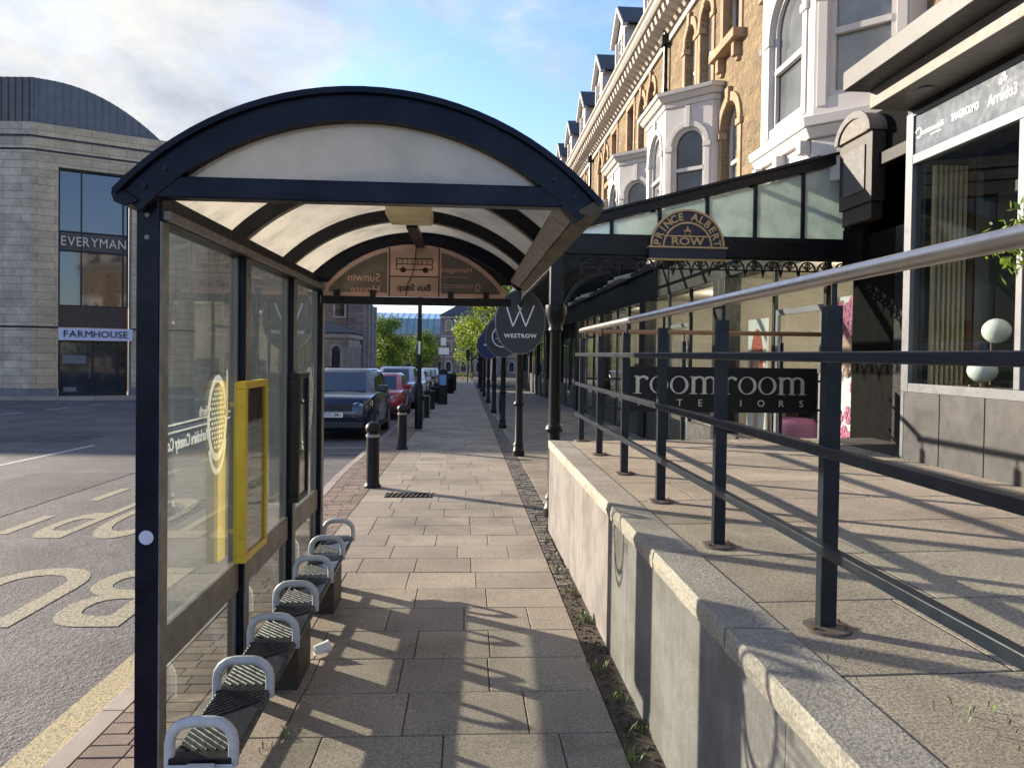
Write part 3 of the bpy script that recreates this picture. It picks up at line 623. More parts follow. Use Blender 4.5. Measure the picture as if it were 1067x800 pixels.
for y0 in (3.90, 5.08): MB().box(-1.08, -.885, y0, y0 + .36, gz(y0) - .02, .171).build('pedestal', brnm, bn, bevel=.006)
cup = MB().lathe((0, 0, 0), [(.026, 0), (.036, .085), (.038, .088), (.034, .088), (.024, .004)], 20)
rot = Matrix.Rotation(R(86), 4, 'Y') @ Matrix.Rotation(0, 4, 'X')
for p in cup.v: p.xyz = (Matrix.Rotation(R(35), 4, 'Z') @ rot @ p) + Vector((-.86, 4.33, gz(4.3) + .044))
tag(cup.build('paper_cup', 'plainwhite', smooth=True, auto=40), 'crushed white paper cup lying on the paving beside the bench foot', 'cup')
for o_ in [c for c in bpy.data.objects if c.parent == bn or (c.parent and c.parent.parent == bn)]:
    for v_ in o_.data.vertices: v_.co.x += bx_(v_.co.y + 4.3)
# drain cover
g = MB(); g.box(-1.04, -.42, 9.55, 9.93, -.01, .0075)
dc = thing('drain_cover', 'small cast iron drain cover let into the pavement beyond the shelter', 'drain cover', (-.73, 9.74, gz(9.74)))
g.slope().build('plate', 'pier', dc); g = MB()
for k in range(10): g.bar((-1.02 + k * .062, 9.58, .010), (-.98 + k * .062, 9.90, .010), .022, .006)
g.slope().build('grating', plain('worn_iron', (.09, .07, .06), .7, spec=.2), dc)

# ------------------------------------------------------------------ retaining wall and railings
def render_mat():
    m, nt, out = nodes('rendered_wall'); pos = N(nt, 'ShaderNodeNewGeometry').outputs['Position']
    mp = N(nt, 'ShaderNodeMapping'); nt.links.new(pos, mp.inputs[0]); mp.inputs['Scale'].default_value = (9, 9, .7)
    c = ramp(nt, noise(nt, mp.outputs[0], 3, 6, .65), [(.25, (.175, .165, .16)), (.5, (.212, .20, .193)), (.75, (.24, .229, .222))])
    c = mixc(nt, ramp(nt, noise(nt, pos, 2.2, 7, .72), [(.38, (.9,) * 3), (.56, (0,) * 3)]), c, (.135, .122, .112))
    c = mixc(nt, 1.0, c, ramp(nt, noise(nt, pos, 160, 2), [(.35, (.86,) * 3), (.65, (1.12,) * 3)]), 'MULTIPLY')
    mp2 = N(nt, 'ShaderNodeMapping'); nt.links.new(pos, mp2.inputs[0]); mp2.inputs['Scale'].default_value = (6, 22, .25)
    c = mixc(nt, ramp(nt, noise(nt, mp2.outputs[0], 2.2, 4, .6), [(.70, (0,) * 3), (.78, (.5,) * 3)]), c, (.27, .262, .255))
    bsdf(nt, out, c, .85, 0, bump(nt, noise(nt, pos, 110, 3), .5, .004), .3); return m
wl = thing('retaining_wall', 'pale rendered retaining wall capped with rough granite below the railings', 'wall', (.9, 3, gz(3)))
g = MB(); y = -4; rm = render_mat()
while y < 7.7:
    g.box(.870, .99, y, min(y + 1.98, 7.70) - .004, -.35, .728); y += 1.98
g.build('wall_face', rm, wl)
MB().box(.99, 4.3, 7.70, 7.748, -.35, .785).build('wall_end', rm, wl)
y = -4; rd = random.Random(5)
while y < 7.68:
    L = min(rd.uniform(.85, 1.05), 7.715 - y)
    n = 9; ring_ = lambda yy, j: [Vector((.862 + rd.uniform(-.004, .004) * j, yy, .730)), Vector((.857 + rd.uniform(-.004, .004) * j, yy, .77 + rd.uniform(-.004, .004))), Vector((.862 + rd.uniform(-.004, .004) * j, yy, .802)), Vector((.869, yy, .809)), Vector((1.066, yy, .803)), Vector((1.066, yy, .730))]
    MB().loft([ring_(y + .005 + (L - .01) * k / n, 1) for k in range(n + 1)]).build('coping_stone', 'granite', wl, smooth=False)
    y += L
rl = thing('railing', 'slate blue metal railing with steel handrail along the terrace edge', 'railing', (1.21, 4, .8))
FY = [7.72 - 1.065 * i for i in range(9)]
for y in FY:
    p = MB().box(1.19, 1.232, y - .0, y + .0, .81, 1.87) if False else MB().box(1.176, 1.232, y - .02, y + .02, .812, 1.875)
    po = p.build('post', 'fence', rl, bevel=.003)
    MB().lathe((1.21, y, .0), [(.078, .800), (.078, .811), (.05, .815)], 22).build('base_plate', plain('rusty_base_plate', (.13, .105, .09), .6, metal=.3, var=.4, scale=20), po, smooth=True, auto=40)
    MB().tube([(1.21, y, 1.875), (1.21, y, 1.965)], .009, 8).build('stem', 'fence', po)
    for bx_2, by_2 in ((1.152, y - .03), (1.262, y + .03), (1.262, y - .03)): MB().lathe((bx_2, by_2, .813), [(.008, 0), (.008, .007), (.004, .010)], 6).build('plate_bolt', 'bronze', po)
for z in (1.705, 1.40, 1.085): MB().box(1.140, 1.1755, -2, 7.80, z - .0175, z + .0175).build('rail', 'fence', rl, bevel=.004)
MB().tube([(1.20, -2, 1.978), (1.20, 7.70, 1.96), (1.20, 7.79, 1.955)], .026, 18).build('handrail', 'steel', rl, smooth=True, auto=50)
r2 = thing('railing', 'cross railing with bronze handrail carrying the black shop sign', 'railing', (2.5, 7.74, .82))
for x in (2.28, 3.33):
    po = MB().box(x - .02, x + .02, 7.70, 7.735, tz(x) - .01, 1.86).build('post', 'fence', r2, bevel=.003)
    MB().tube([(x, 7.717, 1.86), (x, 7.717, 1.945)], .009, 8).build('stem', 'fence', po)
for z in (1.455, 1.145): MB().box(1.25, 3.785, 7.70, 7.717, z - .012, z + .012).build('rail', 'black', r2) if False else MB().tube([(1.25, 7.745, z), (3.9, 7.745, z)], .012, 8).build('rail', 'black', r2)
MB().tube([(1.25, 7.717, 1.952), (3.9, 7.717, 1.955)], .024, 14).build('handrail', 'bronze', r2, smooth=True, auto=50)

# the room sign: serif letters drawn stroke by stroke
def serif_o(cx, w_, h_): return ('ring', cx, w_, h_)
def letters_room(g, x, h_, fr):
    def ringo(cx, rx, ry):
        g.strip(arc(cx, ry, rx, 0, 360, 28, ry), arc(cx - .004, ry, rx * .72, 0, 360, 28, ry * .90), fr, 0, .012)
    def stem(cx, top): g.prism(rect(cx - .1 * h_, cx + .1 * h_, .04 * h_, top), fr, 0, .012); g.prism(rect(cx - .22 * h_, cx + .22 * h_, 0, .04 * h_), fr, 0, .0115); g.prism([(cx - .22 * h_, top - .02 * h_), (cx - .1 * h_, top - .08 * h_), (cx - .1 * h_, top + .03 * h_), (cx - .0 * h_, top + .05 * h_)], fr, 0, .0118)
    def hump(x0, x1):                               # thin rising arch over to a thick stem
        c = (x0 + x1) / 2; r_ = (x1 - x0) / 2
        g.strip(arc(c, h_ * .70, r_ + .1 * h_, 0, 150, 14, h_ * .30), arc(c, h_ * .70, r_ - .1 * h_, 0, 150, 14, h_ * .20), fr, 0, .011)
        g.prism(rect(x1 - .1 * h_, x1 + .1 * h_, .04 * h_, h_ * .70), fr, 0, .012); g.prism(rect(x1 - .22 * h_, x1 + .22 * h_, 0, .04 * h_), fr, 0, .0115)
    stem(x + .22 * h_, h_ * .97)
    g.strip(arc(x + .55 * h_, h_ * .66, .32 * h_, 50, 160, 10, h_ * .34), arc(x + .55 * h_, h_ * .66, .26 * h_, 50, 160, 10, h_ * .22), fr, 0, .011)
    g.prism([(x + .72 * h_ + .10 * h_ * math.cos(a * .7854), .86 * h_ + .10 * h_ * math.sin(a * .7854)) for a in range(8)], fr, 0, .012)
    ringo(x + 1.42 * h_, .52 * h_, .50 * h_); ringo(x + 2.56 * h_, .52 * h_, .50 * h_)
    stem(x + 3.36 * h_, h_ * .97); hump(x + 3.40 * h_, x + 3.98 * h_); hump(x + 4.0 * h_, x + 4.58 * h_)
    return x + 4.85 * h_
sg = thing('shop_sign', 'black sign reading room room interiors fixed to the cross railing', 'sign', (2.7, 7.66, 1.1))
MB().box(1.69, 3.70, 7.655, 7.675, 1.118, 1.592).build('sign_board', 'black', sg, bevel=.003)
g = MB(); h_ = .188; nx = letters_room(g, 1.735, h_, ((0, 7.654, 1.31), (1, 0, 0), (0, 0, 1))); g2 = MB()
letters_room(g2, nx + .03, h_, ((0, 7.654, 1.31), (1, 0, 0), (0, 0, 1)))
for q in (g, g2): pass
g.build('lettering', 'room', sg); g2.build('lettering', 'room', sg)
g = MB(); x = 1.79
for ch in 'INTERIORS': g.mesh2(txt(ch, .072, .006, 'CENTER', .0005), ((x, 7.650, 1.215), (1, 0, 0), (0, 0, 1))); x += .2175
g.build('lettering', 'room', sg)
# ------------------------------------------------------------------ sandstone terrace on the right
FX, BX, SX = 4.9, 4.0, 4.4           # upper wall, bay front, shopfront planes
def sash(root, fr, cx, w_, z0, zs, depth, arched=True, name='window', mat='pane'):
    """white sash window set back in its opening: frame, meeting rail and glass"""
    shp = lambda k: (archpoly(cx, w_ - 2 * k, z0 + k, zs, 14) if arched else rect(cx - w_ / 2 + k, cx + w_ / 2 - k, z0 + k, zs - k))
    g = MB(); g.mesh2(plate(shp(0), [shp(.065)], .05), fr, depth)
    zm = z0 + (zs - z0) * .58
    o_, u_, v_ = fr
    n_ = Vector(u_).cross(Vector(v_))
    g.prism(rect(cx - w_ / 2 + .06, cx + w_ / 2 - .06, zm, zm + .07), fr, depth - .015, depth + .045)
    f = g.build(name, 'trim_white', root)
    MB().prism(shp(.06), fr, depth + .055, depth + .06).build('pane', mat, f)
    return f
def house(y0, flip, pipe, dorm, posters, label):
    Y = (lambda l: y0 + 5.6 - l) if flip else (lambda l: y0 + l)
    h = thing('terraced_house', label, 'house', (FX, y0 + 2.8, 0), 'sandstone houses with white bays above the arcade')
    fr = ((FX, 0, 0), (0, 1, 0), (0, 0, 1))
    c = 2.3; wins = [(c - .56, .74, 7.2, 8.70, True), (c + .56, .74, 7.2, 8.70, True), (4.35, .92, 4.5, 6.05, True), (4.35, .86, 7.62, 9.25, False)]
    hole = [archpoly(Y(l), w_, a, b) if ar else rect(Y(l) - w_ / 2, Y(l) + w_ / 2, a, b) for l, w_, a, b, ar in wins]
    g = MB(); g.mesh2(plate(rect(y0, y0 + 5.6, 3.9, 9.86), hole, .30), fr); g.build('wall', 'sand', h)
    for l, w_, a, b, ar in wins:
        x = Y(l); sw = sash(h, fr, x, w_, a, b, .16, ar); g = MB()
        if ar:
            g.strip(arc(x, b, w_ / 2 + .17, 0, 180, 16), arc(x, b, w_ / 2, 0, 180, 16), fr, -.045, .1)
            for s_ in (-1, 1):
                e = x + s_ * (w_ / 2 + .09); g.prism(rect(e - .085, e + .085, a, b - .12), fr, -.03, .1); g.prism(rect(e - .12, e + .12, b - .12, b + .0), fr, -.065, .1)
            g.prism([(x - .06, b + w_ / 2 - .03), (x + .06, b + w_ / 2 - .03), (x + .10, b + w_ / 2 + .27), (x - .10, b + w_ / 2 + .27)], fr, -.085, .1)
        else:
            for s_ in (-1, 1): e = x + s_ * (w_ / 2 + .077); g.prism(rect(e - .08, e + .08, a + .002, b - .002), fr, -.03, .1)
            g.prism(rect(x - w_ / 2 - .16, x + w_ / 2 + .16, b - .004, b + .2), fr, -.04, .1)
            g.prism(rect(x - w_ / 2 - .25, x + w_ / 2 + .25, a - .16, a + .005), fr, -.22, .05)
            for s_ in (-1, 1): e = x + s_ * (w_ / 2); g.prism(rect(e - .07, e + .07, a - .42, a - .162), fr, -.14, .02); g.prism(rect(e - .06, e + .06, a - .5, a - .42), fr, -.07, .02)
        g.build('window_surround', 'dress', sw, bevel=.01)
    # white canted bay
    b_ = MB(); hw, cw = .78, .72; pts = [(FX, c - hw - cw + .0), (FX - .16, c - hw - cw), (BX, c - hw), (BX, c + hw), (FX - .16, c + hw + cw), (FX, c + hw + cw)]
    P = [Vector((x, Y(l), 0)) for x, l in pts]
    if flip: P = P[::-1]
    bay = thing_part = None
    frames = []
    for i in (0, 1, 2, 3, 4):
        a, b = P[i], P[i + 1]; L = (b - a).length; u = (b - a).normalized(); frm = (a, u, (0, 0, 1))
        hol = []
        if i == 2: hol = [archpoly(L / 2, .98, 4.72, 5.95)]
        if i in (1, 3): hol = [archpoly(L / 2, .72, 4.72, 5.95)]
        b_.mesh2(plate(rect(.0, L, 4.50, 6.74), hol, .10), frm)
        frames.append((frm, L, hol))
    bay = b_.build('bay_window', 'trim_white', h)
    for i in (1, 2, 3):
        frm, L, hol = frames[i]; w_ = .98 if i == 2 else .72
        sash(bay, frm, L / 2, w_, 4.72, 5.95, .05)
        m = MB(); m.strip(arc(L / 2, 5.95, w_ / 2 + .10, 0, 180, 16), arc(L / 2, 5.95, w_ / 2 + .0, 0, 180, 16), frm, -.03, .02)
        for s_ in (-1, 1): e = L / 2 + s_ * (w_ / 2 + .06); m.prism(rect(e - .055, e + .055, 4.62, 5.85), frm, -.022, .02); m.prism(rect(e - .085, e + .085, 5.85, 5.95), frm, -.045, .02)
        m.prism(rect(L / 2 - .05, L / 2 + .05, 5.95 + w_ / 2 - .02, 6.72), frm, -.045, .02); m.build('bay_moulding', 'trim_white', bay, bevel=.006)
    def outline(k): return [(FX + .0, c - hw - cw - k), (FX - .16 - k * .4, c - hw - cw - k), (BX - k, c - hw - k * .41), (BX - k, c + hw + k * .41), (FX - .16 - k * .4, c + hw + cw + k), (FX, c + hw + cw + k)]
    def slab_(g, z0, z1, k0, k1): g.loft([[Vector((x, Y(l), z)) for x, l in outline(k)] for z, k in ((z0, k0), (z1, k1))])
    g = MB(); slab_(g, 6.742, 6.85, .03, .05); slab_(g, 6.852, 6.95, .10, .17); slab_(g, 6.952, 7.03, .20, .22); g.build('bay_cornice', 'trim_white', bay, bevel=.012)
    g = MB(); slab_(g, 4.38, 4.498, .13, .15); slab_(g, 4.26, 4.378, .05, .11); slab_(g, 3.75, 4.258, -.02, .0)
    for l in (c - hw + .1, c, c + hw - .1): g.box(BX - .13, BX - .0, Y(l) - .06, Y(l) + .06, 4.10, 4.258)
    g.build('bay_sill', 'trim_white', bay, bevel=.012)
    g = MB(); slab_(g, 7.032, 7.10, .215, .02); g.build('bay_roof', plain('lead_flashing', (.16, .17, .18), .5, var=.2) if 'lead' not in M else M['lead'], bay)
    # eaves cornice on corbels
    g = MB(); prof = [(FX + .3, 9.862), (FX - .06, 9.862), (FX - .08, 9.93), (FX - .50, 9.97), (FX - .56, 10.04), (FX - .56, 10.14), (FX - .62, 10.18), (FX - .62, 10.24), (FX + .3, 10.24)]
    g.loft([[Vector((x, yy, z)) for x, z in prof] for yy in (y0, y0 + 5.6)])
    for k in range(16):
        y = y0 + .175 + k * .35
        g.loft([[Vector((x, yy, z)) for x, z in [(FX - .0, 9.60), (FX - .10, 9.60), (FX - .16, 9.68), (FX - .40, 9.78), (FX - .44, 9.90), (FX - .44, 9.952), (FX - .0, 9.90)]] for yy in (y - .085, y + .085)])
    g.box(FX - .07, FX - .002, y0, y0 + 5.6, 9.40, 9.55); g.build('cornice', 'cornice', h, bevel=.008)
    g = MB(); g.add([(FX - .45, y0, 10.242), (FX - .45, y0 + 5.6, 10.242), (7.6, y0 + 5.6, 13.2), (7.6, y0, 13.2), (11, y0 + 5.6, 13.0), (11, y0, 13.0)], [(0, 1, 2, 3), (3, 2, 4, 5)]); g.build('roof', 'slate', h)
    for l in dorm:                                  # gabled dormers
        y = Y(l); X = FX - .28; w_ = .72
        g = MB(); frd = ((X, 0, 0), (0, 1, 0), (0, 0, 1)); shp = [(y - w_, 10.25), (y + w_, 10.25), (y + w_, 11.55), (y, 12.25), (y - w_, 11.55)]
        g.mesh2(plate(shp, [rect(y - .5, y - .06, 10.55, 11.5), rect(y + .06, y + .5, 10.55, 11.5)], .12), frd)
        g.box(X + .12, X + 1.6, y - w_, y - w_ + .05, 10.6, 11.55); g.box(X + .12, X + 1.6, y + w_ - .05, y + w_, 10.6, 11.55)
        for s_ in (-1, 1): g.bar((X - .1, y, 12.33), (X - .1, y + s_ * (w_ + .22), 11.46), .10, .16, (1, 0, 0)); g.box(X - .06, X - .002, y + s_ * .64 - .06, y + s_ * .64 + .06, 10.26, 11.5)
        d = g.build('dormer', 'trim_white', h)
        for cx in (y - .28, y + .28): sash(d, frd, cx, .44, 10.55, 11.5, .05, False)
        g = MB()
        for s_ in (-1, 1): g.fbox((X - .16, y, 12.36), (1, 0, 0), (0, s_ * .76, -.70), 2.6, 1.26, .05 * (s_ if s_ < 0 else 1) * (1))
        g.build('dormer_roof', 'slate', d)
    if pipe:
        g = MB().tube([(FX - .10, y0 + .0 + .06, z) for z in (3.9, 9.75)], .055, 8); 
        for z in (5, 6.6, 8.2): g.tube([(FX - .1, y0 + .06, z), (FX - .1, y0 + .06, z + .1)], .075, 8)
        g.box(FX - .22, FX - .01, y0 - .06, y0 + .18, 9.36, 9.59); g.build('drainpipe', 'black', h)
    # ground-floor shopfront under the arcade
    zb = -1.6
    g = MB(); g.box(SX - .04, SX + .3, y0, y0 + 5.6, 3.05, 3.72); g.box(SX - .12, SX + .3, y0, y0 + 5.6, 3.722, 3.86)
    for l in (.0, 5.3): g.box(SX - .09, SX + .2, y0 + l, y0 + l + .3, zb, 3.048)
    for l in (1.9, 3.45): g.box(SX - .01, SX + .06, y0 + l, y0 + l + .07, zb, 3.045)
    sf = g.build('shopfront', 'black', h, bevel=.01)
    for a_, b_2 in ((.302, 1.9), (3.522, 5.298)): MB().box(SX - .03, SX + .1, y0 + a_, y0 + b_2, zb, .42).build('stall_riser', 'granite_dark', sf)
    for a, b, z in ((.304, 1.896, .425), (1.974, 3.446, -.5), (3.524, 5.296, .425)): MB().box(SX + .02, SX + .03, y0 + a, y0 + b, z, 3.04).build('shop_window', 'shopglass', sf)
    g = MB(); g.box(SX + .005, SX + .05, y0 + 2.0, y0 + 2.08, zb, 2.3); g.box(SX + .005, SX + .05, y0 + 3.34, y0 + 3.42, zb, 2.3); g.box(SX + .005, SX + .05, y0 + 2.0, y0 + 3.42, 2.302, 2.38); g.build('shop_door', 'grey_alu', sf)
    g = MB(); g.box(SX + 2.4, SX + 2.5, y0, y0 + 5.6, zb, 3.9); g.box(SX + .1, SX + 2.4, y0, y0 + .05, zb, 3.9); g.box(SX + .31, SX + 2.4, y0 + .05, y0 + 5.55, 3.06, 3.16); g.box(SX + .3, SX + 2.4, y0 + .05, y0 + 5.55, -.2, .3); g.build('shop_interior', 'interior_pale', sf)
    rd = random.Random(int(y0 * 10)); g = MB()
    for k in range(5):
        y = y0 + .6 + k * 1.0; hh = rd.uniform(.3, 1.5); g.box(SX + .9, SX + 1.4, y, y + rd.uniform(.3, .7), .3, .3 + hh)
    g.build('shop_display', 'navy_dull', sf)
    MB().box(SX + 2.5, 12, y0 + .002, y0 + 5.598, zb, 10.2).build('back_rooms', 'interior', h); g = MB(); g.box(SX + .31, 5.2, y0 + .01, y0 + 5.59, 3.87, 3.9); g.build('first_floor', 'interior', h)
    return h
M['lead'] = plain('lead_flashing', (.16, .17, .18), .5, var=.2)
hA = house(7.0, False, True, (.8, 4.6), True, 'sandstone terraced house with white bay and dormers, first beyond the modern shop')
hB = house(12.6, True, False, (2.95,), True, 'sandstone terraced house with white bay, second beyond the modern shop')
ords = ['third', 'fourth', 'fifth', 'sixth', 'seventh', 'eighth', 'ninth', 'tenth']
ch = {}
for c_ in bpy.data.objects:
    if c_.parent: ch.setdefault(c_.parent, []).append(c_)
for k in range(1, 5):
    for j, s_ in enumerate((hA, hB)):
        c_ = copy_tree(s_, None, ch); c_.location.y += 11.2 * k
        c_['label'] = 'sandstone terraced house with white bay, %s along the row from the modern shop' % ords[(k - 1) * 2 + j]
c_ = copy_tree(hB, None, ch); c_.location.y -= 11.2; c_['label'] = 'sandstone terraced house rising behind the flat roof of the modern shop'
c_ = copy_tree(hA, None, ch); c_.location.y -= 11.2; c_['label'] = 'sandstone terraced house at the near end, mostly hidden above the modern shop'

for y_ in (9.8, 15.4, 21.0, 26.6):                # fill lights added to brighten the dark first shops
    L_ = bpy.data.lights.new('shop_fill', 'POINT'); L_.energy = 32; L_.color = (1, .86, .66); L_.shadow_soft_size = .15
    lo = bpy.data.objects.new('shop_fill', L_); COL.objects.link(lo); lo.location = (5.5, y_, 2.7)
# posters standing in the first shop windows
def poster(y0, y1, z0, z1, kind, label):
    p = thing('poster', label, 'poster', (SX + .12, (y0 + y1) / 2, z0)); fr = ((SX + .12, y1, z0), (0, -1, 0), (0, 0, 1)); W_, H_ = y1 - y0, z1 - z0
    MB().box(SX + .122, SX + .15, y0, y1, z0, z1).build('panel', plain('poster_white', (.80, .78, .76), .5, var=.05), p)
    el = lambda cx, cy, rx, ry: [(cx + rx * math.cos(k * .314), cy + ry * math.sin(k * .314)) for k in range(20)]
    skin = plain('printed_skin', (.70, .42, .33), .6, var=.08); hair = plain('printed_hair', (.50, .08, .03) if kind == 0 else (.09, .05, .04), .6, var=.3, scale=30)
    if kind == 0:
        MB().prism(el(W_ * .5, H_ * .60, W_ * .34, H_ * .32), fr, 0, .002).build('hair_print', hair, p); g = MB(); g.prism(el(W_ * .5, H_ * .50, W_ * .22, H_ * .22), fr, .002, .004); g.prism(rect(W_ * .4, W_ * .6, .06, H_ * .36), fr, 0, .002); g.build('face_print', skin, p)
        g = MB(); g.prism(el(W_ * .5, H_ * .385, W_ * .08, H_ * .018), fr, .004, .005); g.build('lips_print', plain('printed_red', (.55, .05, .06), .5), p)
        g = MB(); [g.prism(el(W_ * x, H_ * .53, W_ * .05, H_ * .012), fr, .004, .005) for x in (.40, .60)]; g.build('eyes_print', 'black', p)
    else:
        g = MB(); g.prism(el(W_ * .62, H_ * .70, W_ * .30, H_ * .19), fr, 0, .002); g.build('hair_print', hair, p); g = MB(); g.prism(el(W_ * .55, H_ * .66, W_ * .22, H_ * .15), fr, .002, .004); g.build('face_print', skin, p)
        rd = random.Random(2); g = MB()
        for k in range(26):
            x, z, s_ = rd.uniform(.1, .9), rd.choice([rd.uniform(.03, .5), rd.uniform(.75, .97)]), rd.uniform(.03, .07)
            for q in range(5): a = q * 1.257 + k; g.prism(el(W_ * x + s_ * math.cos(a), H_ * z + s_ * math.sin(a), s_ * .7, s_ * .7), fr, .005 + k * .0002, .0052 + k * .0002)
        g.build('flower_print', plain('printed_pink', (.62, .17, .30), .6, var=.4, scale=20), p)
    return p
poster(11.0, 11.75, .45, 2.3, 0, 'poster of a red haired face in the shop window behind the room sign')
poster(8.36, 8.92, .45, 2.45, 1, 'tall white poster with pink flowers and a dark haired face in the shop window')
pf = MB().lathe((SX + .55, 11.0, .32), [(.30, 0), (.36, .1), (.36, .38), (.30, .46), (.02, .48)], 20).build('pouffe', plain('magenta_velvet', (.22, .07, .17), .8), smooth=True)
tag(pf, 'round magenta pouffe inside the shop window behind the railings', 'pouffe')

# ------------------------------------------------------------------ glazed arcade in front of the shops
GY = 8.4; CX = 1.0
cn = thing('arcade_canopy', 'black iron and glass arcade roof on slim columns in front of the shops', 'canopy', (CX, 30, gz(30)))
roofz = lambda x: 3.08 + (x - 1.0) * .272
COLY = [8.4, 14.1, 20.4, 27.1, 34.4, 42.3, 49.5, 56.5, 61.5]
for i, y in enumerate(COLY):
    z0 = gz(y); g = MB()
    g.lathe((CX, y, z0), [(.115, 0), (.115, .10), (.10, .12), (.085, .2), (.10, .22), (.075, .28), (.07, .95), (.095, .97), (.105, 1.0), (.095, 1.03), (.07, 1.06), (.062, 2.08), (.085, 2.12), (.075, 2.16), (.10, 2.24), (.125, 2.34), (.12, 2.40)], 16)
    o = g.build('column', 'cast', cn, smooth=True, auto=35)
    g = MB(); zt = z0 + 2.40; g.box(CX - .075, CX + .075, y - .075, y + .075, zt, 2.90)
    if i < 4:
        for k in range(3): g.box(CX - .0765, CX + .0765, y - .04, y + .04, zt + .06 + k * .15, zt + .15 + k * .15)
    g.build('column_head', 'cast', o, bevel=.01)
MB().box(CX - .09, CX + .09, GY - .05, 62, 2.90, 3.06).build('gutter_beam', 'cast', cn, bevel=.01)
MB().box(CX + .092, SX + .0, GY - .05, GY + .05, 2.84, 3.05).build('end_beam', 'cast', cn, bevel=.008)
g = MB(); g.bar((CX - .1, GY, 3.09), (SX + .05, GY, roofz(SX + .05) + .03), .12, .10); g.bar((CX - .16, GY, 3.14), (SX + .05, GY, roofz(SX + .05) + .095), .18, .03); g.build('end_rafter', 'cast', cn)
xs = [1.62, 2.17, 2.72, 3.28, 3.84, 4.36]
g = MB()
for x in xs: g.box(x - .02, x + .02, GY - .03, GY + .03, 3.052, roofz(x) - .02)
g.box(1.1, 4.36, GY - .035, GY + .035, 3.0515, 3.075); g.build('end_mullions', 'cast', cn)
a = 1.25
for x in xs: MB().prism([(a + .022, 3.076), (x - .022, 3.076), (x - .022, roofz(x) - .05), (a + .022, roofz(a) - .04)], ((0, GY, 0), (1, 0, 0), (0, 0, 1)), 0, .008).build('end_glass', 'canopyglass', cn) if roofz(a) - .04 > 3.08 else MB().prism([(a + .022, 3.076), (x - .022, 3.076), (x - .022, roofz(x) - .05), (a + .022, 3.09)], ((0, GY, 0), (1, 0, 0), (0, 0, 1)), 0, .008).build('end_glass', 'canopyglass', cn); a = x
g = MB(); y = GY + 1.2
while y < 62: g.bar((CX, y, 3.0), (SX, y, roofz(SX) - .05), .05, .10); y += 1.2
for x in (2.1, 3.25): g.bar((x, GY, roofz(x) - .03), (x, 62, roofz(x) - .03), .05, .05)
g.build('rafters', 'cast', cn)
g = MB(); y = GY + .06; rd = random.Random(8)
g.fbox((CX, GY + .05, 3.075), (1, 0, .272), (0, 1, 0), 3.50, 53.5, .008); g.build('roof_glass', glass('canopy_roof_glass', (.86, .91, .89), 1.0, .02, .10, (.6, .64, .62)), cn)
def frieze(g, o, u, n_, p, h_):
    """pierced iron frieze: fans, rings and drop points between two bars"""
    fr = (Vector(o), Vector(u), Vector((0, 0, 1)))
    g.prism(rect(0, n_ * p, h_ - .02, h_), fr, -.012, .012); g.prism(rect(0, n_ * p, .03, .045), fr, -.011, .011)
    for k in range(n_):
        c = (k + .5) * p
        g.strip(arc(c, .045, p * .48, 0, 180, 10, h_ - .07), arc(c, .045, p * .40, 0, 180, 10, (h_ - .07) * .84), fr, -.008, .008)
        for t in (40, 90, 140): g.prism([(c + .006 * math.sin(R(t)), .045 - .006 * math.cos(R(t))), (c + p * .42 * math.cos(R(t)) + .006 * math.sin(R(t)), .045 + (h_ - .08) * math.sin(R(t)) - .006 * math.cos(R(t))), (c + p * .42 * math.cos(R(t)) - .006 * math.sin(R(t)), .045 + (h_ - .08) * math.sin(R(t)) + .006 * math.cos(R(t))), (c - .006 * math.sin(R(t)), .045 + .006 * math.cos(R(t)))], fr, -.006, .006)
        g.strip(arc(c, .10, .032, 0, 360, 8), arc(c, .10, .018, 0, 360, 8), fr, -.0075, .0075, True)
        g.prism([(k * p - .022, .03), (k * p, -.045), (k * p + .022, .03)], fr, -.01, .01)
g = MB(); frieze(g, (CX + .08, GY, 2.662), (1, 0, 0), 16, .21, .176); g.build('iron_frieze', 'cast', cn)
g = MB(); frieze(g, (CX, GY + .08, 2.715), (0, 1, 0), 60, .30, .182); g.build('iron_frieze', 'cast', cn)
g = MB(); frieze(g, (CX, GY + 18.2, 2.715), (0, 1, 0), 40, .85, .182); g.build('iron_frieze', 'cast', cn)
for y in COLY[:5]:                                 # curved brackets at the columns
    for s_ in (-1, 1):
        if y == GY and s_ < 0: continue
        g = MB(); g.strip(arc(s_ * .62, 0, .55, 180 if s_ > 0 else 0, 90, 10), arc(s_ * .62, 0, .51, 180 if s_ > 0 else 0, 90, 10), ((CX, y, 2.2), (0, 1, 0), (0, 0, 1)), -.015, .015); g.build('bracket', 'cast', cn)
g = MB(); g.strip(arc(.62, 0, .55, 180, 90, 10), arc(.62, 0, .51, 180, 90, 10), ((CX, GY, 2.12), (1, 0, 0), (0, 0, 1)), -.015, .015); g.build('bracket', 'cast', cn)
